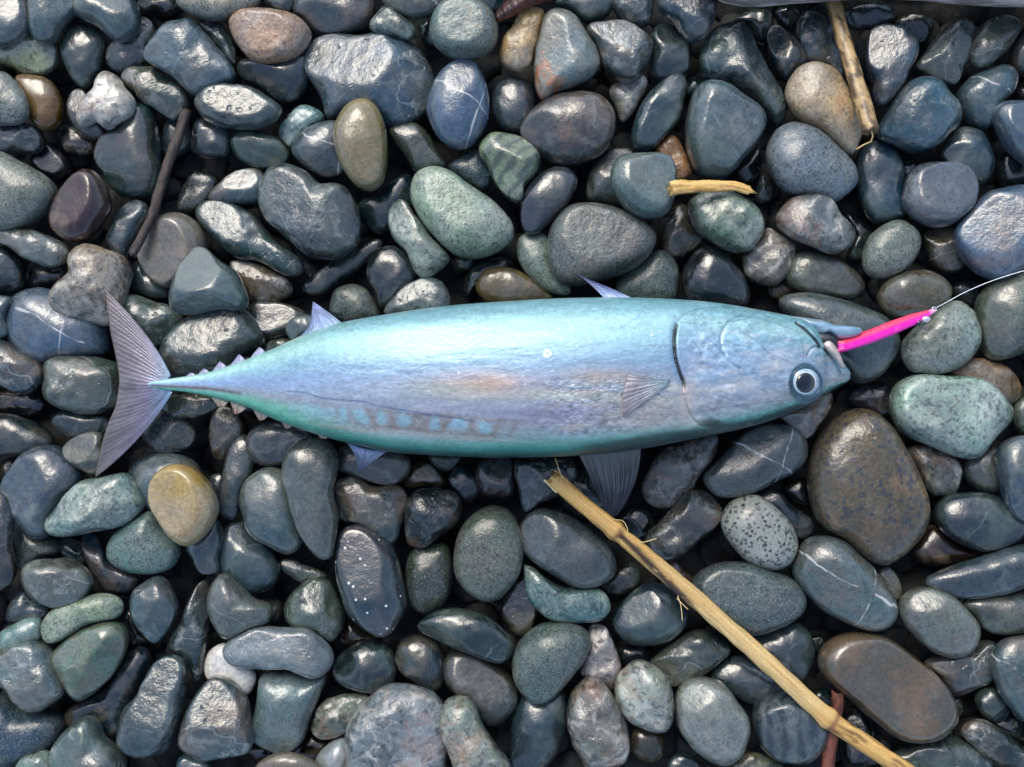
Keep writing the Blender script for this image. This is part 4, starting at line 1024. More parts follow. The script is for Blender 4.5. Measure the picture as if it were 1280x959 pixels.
nfade = sstep(395, 470, PXX) * sstep(690, 610, PXX)
brk = sstep(.22, .42, fbm(PXX / 9 + 3, PYY / 9))
for off_, w_, a_ in ((-10.5, 2.2, .42), (9.5, 2.6, .55)):
    C = mixc(C, a_ * nfade * brk * np.exp(-((PYY - row - off_ - (wv1 if off_ < 0 else wv2)) / w_) ** 2), '94705f')
for mx in (421, 441, 465, 491, 514, 528, 556, 590, 622, 640):
    C = mixc(C, .45 * sstep(400, 470, mx) * brk * np.exp(-((PXX - mx - 0.45 * (PYY - row) * (1 if mx % 2 else -1) - 9 * wob) / 4.2) ** 2) * np.exp(-((PYY - row) / 10.5) ** 4), '94705f')
C = mixc(C, 0.5 * sstep(360, 420, PXX) * sstep(680, 600, PXX) * np.exp(-((PYY - row - 15) / 3.0) ** 2), 'd8bcae')
# dark teal back
back = sstep(.90, .95, tw + 0.03 * (fbm(PXX / 30, PYY / 8) - .5)) * sstep(420, 560, PXX)
C = mixc(C, 0.5 * sstep(.95, .99, t) * sstep(380, 520, PXX), '07424c')
C = mixc(C, 0.85 * back * sstep(700, 745, PXX), '0c4450')
C = mixc(C, 0.9 * np.exp(-(np.hypot((PXX - 890) / 17, (PYY - 529) / 6)) ** 4) * sstep(.25, .5, fbm(PXX / 6, PYY / 6) + .12), '10242a')
# lines
def line(pts, w, amt, hexc):
    global C
    d, _, pr = poly_dist(PXX, PYY, catmull(pts, 6, False))
    C = mixc(C, up * amt * np.exp(-(d / w) ** 2), hexc)
line([(360, 489), (380, 491), (401, 497), (425, 500), (455, 502), (470, 507), (500, 512), (536, 518), (565, 522), (590, 526)], 1.1, .65, '3f5a8c')
line([(520, 476), (550, 475), (580, 470), (610, 462), (630, 454)], 0.9, .5, 'd9d8e4')
line([(736, 441), (755, 425), (775, 410), (800, 395)], 0.9, .45, '7ea4cc')
line([(190, 482), (230, 484), (262, 486), (300, 492)], 2.0, .75, '6a4c48')
C = mixc(C, up * 0.97 * np.exp(-(dg / 2.0) ** 4) * sstep(.02, .1, pg) * sstep(.64, .5, pg), '0a0d14')
C = mixc(C, up * 0.6 * np.exp(-((dg - 5) / 3.0) ** 2) * (PXX < np.interp(PYY, GILL[:, 1], GILL[:, 0])) * sstep(.64, .5, pg), '6f94b8')
C = mixc(C, up * 0.3 * np.exp(-(dg / 1.5) ** 2) * sstep(.55, .7, pg), '9d8a8c')
C = mixc(C, up * 0.5 * np.exp(-(dp_ / 1.0) ** 2), '5a7896')
C = mixc(C, up * 0.35 * np.exp(-(do_ / 1.0) ** 2), '52708e')
C = mixc(C, up * 0.95 * np.exp(-(dm / 2.0) ** 4), '0b1016')
C = mixc(C, up * 0.65 * np.exp(-(dx_ / 1.1) ** 2), '3b6074')
for pts in ([(850, 403), (880, 405), (912, 402), (940, 397)], [(880, 420), (895, 432), (905, 445)], [(925, 415), (945, 425), (960, 440), (985, 452)], [(870, 515), (900, 510), (940, 505), (985, 500)],
            [(918, 395), (950, 398), (985, 410), (1000, 418)], [(1000, 425), (1005, 440), (1003, 455)], [(952, 487), (956, 490), (960, 493)], [(905, 425), (925, 432), (935, 428)], [(865, 425), (875, 440), (878, 455)]):
    line(pts, 0.8, .5, '4d6c90')
rs5 = np.random.RandomState(5)
for j in range(46):       # scuffs and fine pale scratches along the flank
    x0, y0 = rs5.uniform(380, 980), rs5.uniform(395, 535)
    a0 = rs5.normal(0, .35); l0 = rs5.uniform(6, 26)
    line([(x0, y0), (x0 + l0 * .5 * math.cos(a0), y0 + l0 * .5 * math.sin(a0) + rs5.uniform(-2, 2)), (x0 + l0 * math.cos(a0), y0 + l0 * math.sin(a0))], rs5.uniform(.6, 1.0), rs5.uniform(.2, .5), ('e8f0f2', '6a86a8', 'd8c8c8')[j % 3])
for j in range(11):       # gill-raker combs that show through the cheek
    x0 = 928 + j * 3.1; line([(x0, 418 - .7 * j), (x0 + 5, 409 - .7 * j), (x0 + 9, 405 - .7 * j)], .7, .5, '5f8d95')
C = mixc(C, 0.7 * sstep(1.12, .98, ORB), '5d8aa4')
# droplets and flecks
for (a, b, r) in ((684, 442, 4.6), (562, 447, 1.8), (573, 466, 1.8), (656, 480, 1.6), (655, 470, 1.3), (684, 480, 1.3), (815, 419, 2.4), (702, 425, 1.4), (536, 489, 1.4), (628, 470, 1.2)):
    q = np.hypot(PXX - a, PYY - b)
    C = mixc(C, up * (np.exp(-((q - r * .75) / (r * .35)) ** 2) if r > 4 else sstep(r, r * .4, q)), 'f4f8fa')
A_ = np.clip(cors * 1.0, 0, 1)
FISH_ALB = 0.69
C = C * [0.88, 1.03, 0.99]
C = C * 0.9 + C.mean(-1, keepdims=True) * 0.1
C = C * (1 + 0.55 * (fbm(PXX / 3.1, PYY / 2.2, 3) - .44) * (0.35 + 0.65 * sstep(.4, .6, fbm(PXX / 50, PYY / 25))))[..., None]
col4 = np.concatenate([np.clip(C, 0, 1) * FISH_ALB, A_[..., None]], -1).reshape(-1, 4)
verts = np.stack([WX, WY, WZ], -1)
fo = P(190, 481, 0)
fo[2] = REST
nphi = len(phi)
I, J = np.meshgrid(np.arange(len(xs) - 1), np.arange(nphi), indexing='ij')
q0 = I * nphi + J; q1 = I * nphi + (J + 1) % nphi
quads = np.stack([q0, q1, q1 + nphi, q0 + nphi], -1).reshape(-1, 4)
# close both ends
vflat = verts.reshape(-1, 3)
ends = [vflat[:nphi].mean(0), vflat[-nphi:].mean(0)]
nb = len(vflat)
vall = np.concatenate([vflat, ends]); call = np.concatenate([col4, col4[:1], col4[-1:]])
loops = list(quads.ravel()); starts = list(np.arange(len(quads)) * 4); tots = [4] * len(quads)
for j in range(nphi):
    for tri in ((nb, (j + 1) % nphi, j), (nb + 1, nb - nphi + j, nb - nphi + (j + 1) % nphi)):
        starts.append(len(loops)); tots.append(3); loops.extend(tri)
fish = add('fish', None, loc=fo, label='silver-blue tuna-like fish with teal back lying on the pebbles', cat='fish')
body = add('body', make_mesh('body', vall - fo, loops, starts, tots, True, call), FISH, fish)

def surf(px, py):
    """point on the upper skin that the photo pixel shows, and its normal"""
    m = (PXX - px) ** 2 + (PYY - py) ** 2 + np.where(up, 0, 1e6)
    i, j = np.unravel_index(np.argmin(m), m.shape)
    i = min(max(i, 1), len(xs) - 2); j = min(max(j, 1), NU - 2)
    du = verts[i + 1, j] - verts[i - 1, j]; dv = verts[i, j + 1] - verts[i, j - 1]
    n = np.cross(du, dv); n /= np.linalg.norm(n)
    if n[2] < 0: n = -n
    return verts[i, j].copy(), n

def sheet(name, A, M, B, zA, zM, zB, cols, mat, parent, rays=10, amp=0.0003, thick=0.0005, nu=22, nv=60, org=None, ragged=0.0, **kw):
    """thin ribbed blade: rays run from curve A over M to curve B (photo pixels + heights)"""
    org = fo if org is None else org
    def cur(c): return resample(catmull(c, 8, False) if len(c) > 2 else np.asarray(c, float), nv)
    a, m, b = cur(A), cur(M), cur(B)
    u = np.linspace(0, 1, nu)[:, None, None]
    la, lm, lb = (1 - u) * (1 - 2 * u), 4 * u * (1 - u), u * (2 * u - 1)
    pxy = la * a + lm * m + lb * b
    v = np.linspace(0, 1, nv)
    f = lambda z: np.interp(v, np.linspace(0, 1, len(z)), z) if np.ndim(z) else np.full(nv, z)
    zz_ = (la[..., 0] * f(zA) + lm[..., 0] * f(zM) + lb[..., 0] * f(zB))
    uu, vv = np.meshgrid(np.linspace(0, 1, nu), v, indexing='ij')
    zz_ = zz_ + amp * (np.sin(vv * rays * 2 * math.pi + 1.5 * np.sin(vv * 9)) + 2.0 * (fbm(vv * rays * .4, uu * 3) - .47)) * np.clip(uu * 3, 0, 1)
    kx = PX * (CAMZ - zz_) / DREF
    X = (pxy[..., 0] - 640) * kx; Y = -(pxy[..., 1] - 479.5) * kx
    th_ = thick * (1 - 0.75 * uu)
    c0, c1, c2 = (lin(c) for c in cols)
    w = uu[..., None]
    CC = c0 * np.clip(1 - 2 * w, 0, 1) + c1 * (1 - np.abs(2 * w - 1)) + c2 * np.clip(2 * w - 1, 0, 1)
    nz_ = fbm(vv * rays * 1.7, uu * 4) - .47
    CC = CC * (1 + 1.1 * nz_ + 0.7 * (fbm(vv * rays * .35 + 7, uu * 5) - .47) + 0.10 * np.sin(vv * rays * 2 * math.pi))[..., None] * 0.55
    vs = np.concatenate([np.stack([X, Y, zz_ + th_], -1).reshape(-1, 3), np.stack([X, Y, zz_ - th_], -1).reshape(-1, 3)]) - org
    cc = np.concatenate([np.clip(CC, 0, 1).reshape(-1, 3)] * 2); cc = np.c_[cc, np.zeros(len(cc))]
    n0 = nu * nv; Q = []
    for i in range(nu - 1):
        for j in range(nv - 1):
            p = i * nv + j
            Q.append((p, p + nv, p + nv + 1, p + 1)); Q.append((n0 + p, n0 + p + 1, n0 + p + nv + 1, n0 + p + nv))
    for j in range(nv - 1):
        Q.append((j, j + 1, n0 + j + 1, n0 + j)); p = (nu - 1) * nv + j; Q.append((p, n0 + p, n0 + p + 1, p + 1))
    for i in range(nu - 1):
        p = i * nv; Q.append((p, n0 + p, n0 + p + nv, p + nv)); p += nv - 1; Q.append((p, p + nv, n0 + p + nv, n0 + p))
    return add(name, quads_mesh(name, vs, Q, cc), mat, parent, **kw)

def zrest(pts, extra=0.0012):
    return max(H_at(*P(x, y, 0.05)[:2], 0.004) for x, y in pts) + extra

zt = float(zc(192))
z1 = max(zrest([(132, 370), (145, 400), (160, 420)]), zt - .012); z2 = max(zrest([(122, 585), (140, 570), (165, 545)]), zt - .012)
zm_ = max(zrest([(150, 470), (150, 490)]), zt - .004)
sheet('tail_fin', [(214, 470), (206, 481), (216, 490)], [(181, 416), (186, 452), (181, 480), (184, 506), (172, 549)],
      [(130, 361), (134, 385), (138, 415), (144, 442), (149, 470), (148, 487), (144, 509), (135, 530), (128, 553), (122, 579), (119, 597)],
      zt, [(zt + z1) / 2, zt, (zt + z2) / 2], [z1, zm_, z2], ('8fb0d0', '8a8298', '78706e'), FIN, fish, rays=34, amp=0.00010, nu=40, nv=130)
zf = lambda x: float(zc(x))
sheet('anal_fin', [(429, 405), (400, 416), (366, 428)], [(410, 390), (397, 400), (383, 412)], [(391, 377), (390, 388), (389, 398)], zf(400), zf(400) - .001, zf(400) - .003, ('a9c8e8', '9fb4e2', '93a5dc'), FIN, fish, rays=9)
sheet('pelvic_fin', [(756, 374), (775, 374), (794, 375)], [(737, 355), (748, 358), (765, 361)], [(718, 340), (721, 342), (727, 346)], zf(770) + .001, zf(770) - .002, zf(770) - .006, ('a2c2ea', '8f9fd6', '8896cf'), FIN, fish, rays=7)
sheet('second_dorsal_fin', [(432, 551), (455, 560), (486, 563)], [(444, 570), (455, 574), (466, 577)], [(447, 586), (448, 590), (452, 588)], zf(455) - .003, zf(455) - .007, zrest([(449, 588)]), ('8fa8cc', 'a4b4da', '98a6cc'), FIN, fish, rays=8)
zd = zrest([(760, 635), (768, 620), (785, 600)])
sheet('first_dorsal_fin', [(722, 566), (765, 562), (801, 558)], [(742, 606), (768, 612), (793, 604)], [(755, 636), (764, 645), (771, 645)], zf(770) - .004, (zf(770) + zd) / 2 - .002, zd, ('343c46', '636978', '868a9c'), FIN, fish, rays=9, amp=0.0009, nu=30, nv=90)
# pectoral fin lies against the flank
def sheet_on(name, A, M, B, lift, cols, rays, parent=fish):
    h = [[surf(x, y)[0][2] for x, y in c] for c in (A, M, B)]
    return sheet(name, A, M, B, [z + lift[0] for z in h[0]], [z + lift[1] for z in h[1]], [z + lift[2] for z in h[2]], cols, FIN, parent, rays=rays, amp=0.00010, thick=0.0004)
sheet_on('pectoral_fin', [(838, 474), (837, 477), (835, 481)], [(806, 472), (807, 484), (810, 499)], [(785, 468), (779, 492), (779, 521)], (.0004, .0016, .0012), ('8fb2b8', 'b4b4bc', 'b2a8ac'), 8)
# finlets
for pts in ([(266, 463), (275, 452), (285, 459)], [(289, 455), (299, 443), (307, 450)], [(315, 444), (324, 434), (332, 439)], [(248, 467), (255, 461), (263, 465)], [(231, 471), (238, 466), (246, 468)]):
    a_, tpt, b_ = pts; x = (a_[0] + b_[0]) / 2
    sheet('finlet', [(a_[0] - 2, a_[1] + 4), (b_[0] + 2, b_[1] + 4)], [((a_[0] + tpt[0]) / 2, (a_[1] + tpt[1]) / 2), ((b_[0] + tpt[0]) / 2, (b_[1] + tpt[1]) / 2)], [(tpt[0] - .5, tpt[1]), (tpt[0] + .5, tpt[1])], zf(x), zf(x), zf(x) - .001, ('c4d4ee', 'b4b4e0', '9a94c8'), FIN, fish, rays=3, nu=8, nv=12)
for pts in ([(264, 498), (275, 510), (285, 506)], [(288, 503), (294, 518), (308, 513)], [(316, 513), (325, 526), (336, 522)], [(350, 526), (358, 536), (367, 533)], [(394, 541), (402, 548), (414, 548)]):
    a_, tpt, b_ = pts; x = (a_[0] + b_[0]) / 2
    sheet('finlet', [(a_[0] - 2, a_[1] - 6), (b_[0] + 2, b_[1] - 4)], [((a_[0] + tpt[0]) / 2, (a_[1] + tpt[1]) / 2), ((b_[0] + tpt[0]) / 2, (b_[1] + tpt[1]) / 2)], [(tpt[0] - .5, tpt[1]), (tpt[0] + .5, tpt[1])], zf(x) - .001, zf(x) - .001, zf(x) - .002, ('a8b89a', 'd0ac98', 'c8a090'), FIN, fish, rays=3, nu=8, nv=12)

# generic round-ended tube along a path (world points), elliptical section
def tube(path, ra, rb=None, nseg=20, colour=None, colfun=None, ragged=(0, 0), rs=None, lump=0.0, org=None, upv=(0, 0, 1)):
    path = np.asarray(path, float); n = len(path)
    ra = np.broadcast_to(np.asarray(ra, float), (n,)); rb = ra if rb is None else np.broadcast_to(np.asarray(rb, float), (n,))
    tg = np.gradient(path, axis=0); tg /= np.linalg.norm(tg, axis=1)[:, None]
    u = np.array(upv, float); s = np.cross(tg, u); s /= np.linalg.norm(s, axis=1)[:, None]
    w = np.cross(s, tg)
    a = np.linspace(0, 2 * math.pi, nseg, endpoint=False)
    V = path[:, None] + s[:, None] * (ra[:, None] * np.cos(a))[..., None] + w[:, None] * (rb[:, None] * np.sin(a))[..., None]
    L = np.r_[0, np.cumsum(np.linalg.norm(np.diff(path, axis=0), axis=1))]
    AA, LL = np.meshgrid(a, L); 
    if lump:
        d = lump * (fbm(np.cos(AA) * 1.5 + 5, LL / ra.mean() * .5 + np.sin(AA) * 1.5) - .47) * 2
        V = V + (V - path[:, None]) * d[..., None]
    for e, r in ((0, ragged[0]), (n - 1, ragged[1])):
        if r:
            f = (rs or RNG).uniform(-1, 1, nseg); f = f + .5 * np.roll(f, 1)
            V[e] += tg[e] * (f * r)[:, None]
    Q = []
    for i in range(n - 1):
        for j in range(nseg):
            p = i * nseg + j; q = i * nseg + (j + 1) % nseg
            Q.append((p, q, q + nseg, p + nseg))
    V = V.reshape(-1, 3)
    loops = [x for q in Q for x in q]; starts = [4 * i for i in range(len(Q))]; tots = [4] * len(Q)
    # inset end caps
    caps = []
    for e, sgn in ((0, -1), (n - 1, 1)):
        caps.append(path[e] + tg[e] * sgn * 0.15 * ra[e] * (0 if ragged[0 if e == 0 else 1] else 1) - tg[e] * sgn * (ragged[0 if e == 0 else 1]))
    nb = len(V); V = np.concatenate([V, caps])
    for j in range(nseg):
        for tri in ((nb, (j + 1) % nseg, j), (nb + 1, nb - nseg + j, nb - nseg + (j + 1) % nseg)):
            starts.append(len(loops)); tots.append(3); loops.extend(tri)
    if colfun is not None:
        cc = colfun(AA, LL, L[-1]).reshape(-1, 3)
        cc = np.concatenate([cc, cc[:nseg].mean(0)[None] * .5, cc[-nseg:].mean(0)[None] * .8])
    else:
        cc = np.tile(lin(colour), (len(V), 1))
    return V - (0 if org is None else org), loops, starts, tots, np.c_[np.clip(cc, 0, 1), np.ones(len(cc))]
def add_tube(name, T, mat, parent=None, **kw):
    V, l, s, t_, c = T
    return add(name, make_mesh(name, V, l, s, t_, True, c), mat, parent, **kw)

# lower jaw, black blob standing in for the shaded mouth gap, upper lip
def blob(name, outline, z, hz, colhex, mat, parent, org, dome=0.9, cols=None, **kw):
    crv = catmull(outline, 8); cen = crv.mean(0)
    kx = PX * (CAMZ - z) / DREF
    rel = (crv - cen) * kx * [1, -1]
    ang = np.arctan2(rel[:, 1], rel[:, 0]); rad = np.hypot(rel[:, 0], rel[:, 1]); o_ = np.argsort(ang)
    th = np.linspace(-math.pi, math.pi, 90, endpoint=False)
    R = np.interp(th, ang[o_], rad[o_], period=2 * math.pi)
    D = CSV
    tt = np.arctan2(D[:, 1], D[:, 0]); rr = np.interp(tt, th, R, period=2 * math.pi) * np.hypot(D[:, 0], D[:, 1]) ** dome
    V = np.stack([np.cos(tt) * rr, np.sin(tt) * rr, hz * np.sign(D[:, 2]) * np.abs(D[:, 2]) ** dome], 1)
    w = P(cen[0], cen[1], z)
    c = np.tile(lin(colhex), (len(V), 1)) * 0.85
    pxs, pys = V[:, 0] / kx + cen[0], -V[:, 1] / kx + cen[1]
    c = c * (0.7 + 0.6 * fbm(pxs / 12, pys / 4))[:, None]
    if cols is not None: c = cols(pxs, pys, c)
    return add(name, quads_mesh(name, V + w - org, CSQ, np.c_[np.clip(c, 0, 1), np.zeros(len(c))]), mat, parent, **kw)
zj = zf(1000)
jaw = blob('lower_jaw', [(975, 393), (1000, 397), (1024, 400), (1042, 406), (1062, 408), (1077, 411), (1075, 418), (1060, 423), (1046, 424), (1034, 418), (1022, 420), (1005, 410), (985, 402)], zj - .002, .0075, '98b4c4', FISH, fish, fo,
           cols=lambda x, y, c: mixc(c, 0.6 * np.exp(-((y - (404 + (x - 1000) * .12)) / 2.0) ** 2) * sstep(990, 1020, x), '4f86aa'))
blob('mouth_gap_shade', [(1012, 417), (1028, 415), (1040, 418), (1047, 427), (1046, 438), (1034, 440), (1020, 432)], zj + .0015, .0045, '0c1016', FIN, fish, fo)
blob('upper_lip', [(1028, 431), (1033, 425), (1039, 427), (1046, 436), (1052, 448), (1056, 461), (1051, 460), (1043, 449), (1034, 439)], zj + .0048, .0026, 'b4aaa6', FISH, fish, fo)

# eye
def dome(rx, ry, h, base, nr=10, ns=40, power=2.0):
    V = [(0, 0, h)]; Q = []
    for i in range(1, nr + 1):
        r = i / nr
        for j in range(ns):
            a = 2 * math.pi * j / ns
            V.append((rx * r * math.cos(a), ry * r * math.sin(a), h * (1 - r ** power) - (base if i == nr else 0)))
    L, st_, tt = [], [], []
    for j in range(ns):
        st_.append(len(L)); tt.append(3); L += [0, 1 + j, 1 + (j + 1) % ns]
    for i in range(nr - 1):
        for j in range(ns):
            p = 1 + i * ns + j; q = 1 + i * ns + (j + 1) % ns
            st_.append(len(L)); tt.append(4); L += [p, p + ns, q + ns, q]
    return np.array(V), L, st_, tt
def ring(rx, ry, r, ns=48, nt=10):
    V, Q = [], []
    for i in range(ns):
        a = 2 * math.pi * i / ns
        for j in range(nt):
            b = 2 * math.pi * j / nt
            V.append(((rx + r * math.cos(b)) * math.cos(a), (ry + r * math.cos(b)) * math.sin(a), .6 * r * math.sin(b)))
            Q.append((i * nt + j, ((i + 1) % ns) * nt + j, ((i + 1) % ns) * nt + (j + 1) % nt, i * nt + (j + 1) % nt))
    return np.array(V), Q
def plain(name, colr, rough=0.4, metallic=0.0, coat=0.0, **kw):
    k = NT(name); k.set(Base_Color=colr, Roughness=rough, Metallic=metallic, Coat_Weight=coat, **kw); return k.m
k = NT('fish_iris'); tc = k.n('TexCoord').outputs['Object']
ln3 = k.n('VectorMath', operation='LENGTH'); k.link(k.vmul(k.vadd(tc, (0.0006, -0.0011, 0)), (1, 0.93, 0)), ln3.inputs[0])
rr_ = ln3.outputs['Value']
ic = k.mix(k.ramp(rr_, 0.0049, 0.0056), (0.55, 0.6, 0.62), k.mix(k.ramp(k.noise(tc, 600, 5), .35, .65), (0.22, 0.34, 0.44), (0.42, 0.54, 0.62)))
ic = k.mix(k.ramp(rr_, 0.0070, 0.0082), ic, (0.03, 0.06, 0.09))
k.set(Base_Color=ic, Metallic=0.15, Roughness=0.18, Coat_Weight=0.9, Coat_Roughness=0.04); IRIS = k.m
PUPIL = plain('fish_pupil', (0.004, 0.006, 0.012), 0.06, 0, 0.6)
RIM = plain('fish_eye_rim', (0.03, 0.08, 0.12), 0.25, 0.2, 0.5)
ep, en = surf(1006, 477)
en = en * 0.55 + np.array([0, 0, 1]) * 0.45; en /= np.linalg.norm(en)
q = Vector(en).to_track_quat('Z', 'Y')
mmpx = 0.000372
V, L_, s_, t_ = dome(18.6 * mmpx, 22.0 * mmpx, .0026, .002)
eye = add('eye', make_mesh('eye', V, L_, s_, t_), IRIS, fish); eye.location = ep - fo + en * 0.0021; eye.rotation_mode = 'QUATERNION'; eye.rotation_quaternion = q
V, L_, s_, t_ = dome(12.6 * mmpx, 14.0 * mmpx, .0011, .0005)
pu = add('pupil', make_mesh('pupil', V, L_, s_, t_), PUPIL, eye); pu.location = (-1.6 * mmpx, 3.0 * mmpx, .0021)
V, Q_ = ring(18.8 * mmpx, 22.4 * mmpx, .0006)
rm_ = add('eye_rim', quads_mesh('eye_rim', V, Q_), RIM, eye); rm_.location = (0, -1 * mmpx, .0002)
# ------------------------------------------------------------------ pink lure in the mouth, fishing line
lz0 = zj + .0015
lz1 = max(zrest([(1160, 392), (1150, 395), (1130, 405)]) + .002, lz0 - .02)
lo = P(1168, 387, lz1)
lure = add('fishing_lure', None, loc=lo, label='hot pink soft lure in the mouth of the fish', cat='lure')
cen = resample(catmull([(1038, 437), (1052, 433), (1070, 427), (1095, 418), (1120, 408), (1140, 400), (1155, 394), (1168, 388)], 8, False), 60)
lw = np.interp(np.linspace(0, 1, 60), [0, .1, .3, .6, .8, .93, 1], [7, 7.6, 8.6, 9, 7.5, 4.6, 2.2]) * 0.00038
lp = np.array([P(x, y, lz0 + (lz1 - lz0) * s) for (x, y), s in zip(cen, np.linspace(0, 1, 60))])
def lure_col(A, Lm, tot):
    sd = np.cos(A)      # + side = right of travel (photo: lower edge)
    c = np.zeros(A.shape + (3,)); c[:] = lin('ff12b4')
    c = mixc(c, sstep(.05, -.45, sd), 'ff3f66')
    c = mixc(c, 0.6 * np.exp(-((sd - .15) / .12) ** 2), 'e800a8')
    c = mixc(c, 0.35 * sstep(.6, .75, fbm(A * 3, Lm * 400)), 'ff7ad0')
    return mixc(c, sstep(.93, .97, Lm / tot), 'f6a8c8')
k = NT('pink_rubber'); vc = k.n('VertexColor'); vc.layer_name = 'Col'
tc = k.n('TexCoord').outputs['Object']
k.set(Base_Color=vc.outputs[0], Roughness=0.35, Subsurface_Weight=0.15, Subsurface_Radius=(0.004, 0.001, 0.002), Coat_Weight=0.25, Normal=k.bump(k.noise(tc, 700, 4), .25, .0005)); PINK = k.m
add_tube('lure_body', tube(lp, lw, lw * .8, 24, colfun=lure_col, org=lo), PINK, lure)
# frilled skirt strands back into the mouth
for j, off in enumerate((-5, -2, 1.5, 4.5)):
    pth = [P(1056 - s * 14, 432 + off * (0.7 + .5 * s) + s * 2.5, lz0 + .0015 - .001 * s) for s in np.linspace(0, 1, 8)]
    add_tube('skirt_strand', tube(pth, np.linspace(.0009, .0006, 8), nseg=8, colour=('ff5a70', 'ff2ab0', 'f010a8', 'ff4a98')[j], org=lo), PINK, lure)
e0 = P(1149, 404, 0); ez = lz0 + (lz1 - lz0) * .86 + .0024
V, L_, s_, t_ = dome(.0014, .0014, .0006, .0008, 6, 20)
le = add('lure_eye', make_mesh('lure_eye', V, L_, s_, t_), PUPIL, lure); le.location = P(1149, 404, ez) - lo
V, L_, s_, t_ = dome(.0024, .0016, .0006, .0008, 6, 20)
lf = add('lure_cheek', make_mesh('lure_cheek', V, L_, s_, t_), plain('silver_foil', (.8, .72, .75), .25, .8), lure); lf.location = P(1158, 399, ez - .0006) - lo
V, Q_ = ring(.0011, .0011, .00028, 24, 8)
lr = add('eyelet', quads_mesh('eyelet', V, Q_), plain('steel', (.6, .6, .62), .25, 1.0), lure); lr.location = P(1168, 386.5, lz1) - lo
LINE = plain('clear_nylon_line', (0.72, 0.76, 0.78), 0.2, 0.0, 0.5)
lc = resample(catmull([(1168, 386), (1185, 377), (1205, 366), (1230, 355), (1255, 346), (1282, 338), (1330, 325), (1420, 300)], 8, False), 70)
lzs = []
for x, y in lc:
    w = P(x, y, .045); lzs.append(H_at(w[0], w[1], .002) if abs(w[0]) < GX - .01 and abs(w[1]) < GY - .01 else .045)
lzs = np.array(lzs)
lift = np.interp(np.linspace(0, 1, 70), [0, .06, .5, 1], [lz1, max(lzs[:35].max() + .001, lz1 - .001), max(lzs.max(), .045) + .001, .047])
lpth = np.array([P(x, y, z) for (x, y), z in zip(lc, lift)])
add_tube('fishing_line', tube(lpth - lpth[0], .00019, nseg=8, colour='c8d0d4'), LINE, loc=lpth[0], label='thin clear fishing line running from the pink lure', cat='fishing line')

# ------------------------------------------------------------------ dry cane, twigs, straw, driftwood, leaf
def wood_mat(name, rough=0.55, bump=0.5, lines=(1, 1, 1), coat=0.0):
    k = NT(name); tc = k.n('TexCoord').outputs['Object']
    vc = k.n('VertexColor'); vc.layer_name = 'Col'
    nz = k.noise(tc, 900, 5, 0.65)
    col = k.mix(0.5, vc.outputs[0], k.mix(1.0, vc.outputs[0], k.ramp(nz, .3, .7, .6, 1.35), 'MULTIPLY'))
    k.set(Base_Color=col, Roughness=rough, Normal=k.bump(nz, bump, .0005), Coat_Weight=coat); return k.m
CANE = wood_mat('dry_cane', 0.42, 0.25, coat=0.15)
BARK = wood_mat('weathered_bark', 0.65, 0.7)

def rest_path(pts, n, r, sink=0.0015, zlim=None):
    """lay a straight-ish stick on the pebbles: lowest tilted line that clears them"""
    c = resample(catmull(pts, 8, False), n)
    hs = []
    for x, y in c:
        w = P(x, y, .045)
        ok = abs(w[0]) < GX - .01 and abs(w[1]) < GY - .01
        h = H_at(w[0], w[1], .003) if ok else 0
        hs.append(h)
    hs = np.array(hs); s = np.linspace(0, 1, n)
    best = None
    for a in np.linspace(0.02, 0.075, 45):
        b = np.max((hs - a * (1 - s))[s > .02] / np.maximum(s[s > .02], .02))
        if b < 0.02: b = .02
        if b > .09 or hs[0] > a + .001: continue
        m = a + b
        if best is None or m < best[0]: best = (m, a, b)
    if best is None: best = (0, hs.max(), hs.max())
    z = best[1] * (1 - s) + best[2] * s + r - sink
    if zlim is not None: z = np.minimum(z, zlim)
    return np.array([P(x, y, zz) for (x, y), zz in zip(c, z)])

n = 260
cp_ = rest_path([(691, 598), (730, 632), (770, 664), (815, 702), (862, 742), (905, 780), (950, 820), (995, 862), (1036, 899), (1085, 932), (1130, 963), (1215, 1024)], n, .0046)
ln_ = np.linspace(0, 1, n)
seg = lambda c, w: np.exp(-((ln_ - c) / w) ** 2)
tot_px = np.r_[0, np.cumsum(np.linalg.norm(np.diff(cp_[:, :2], axis=0), axis=1))]; 
pxs_, pys_ = proj(cp_[:, 0], cp_[:, 1], cp_[:, 2])
n1_ = ln_[np.argmin(np.hypot(pxs_ - 770, pys_ - 664))]; n2_ = ln_[np.argmin(np.hypot(pxs_ - 1036, pys_ - 899))]
nst = ln_[np.argmin(np.hypot(pxs_ - 850, pys_ - 735))]
cr = np.interp(ln_, [0, n1_, (n1_ + n2_) / 2, n2_, 1], [.0040, .0042, .0045, .0046, .0046]) + .0007 * seg(n1_, .010) + .0009 * seg(n2_, .012) - .0005 * seg(n1_ + .018, .008)
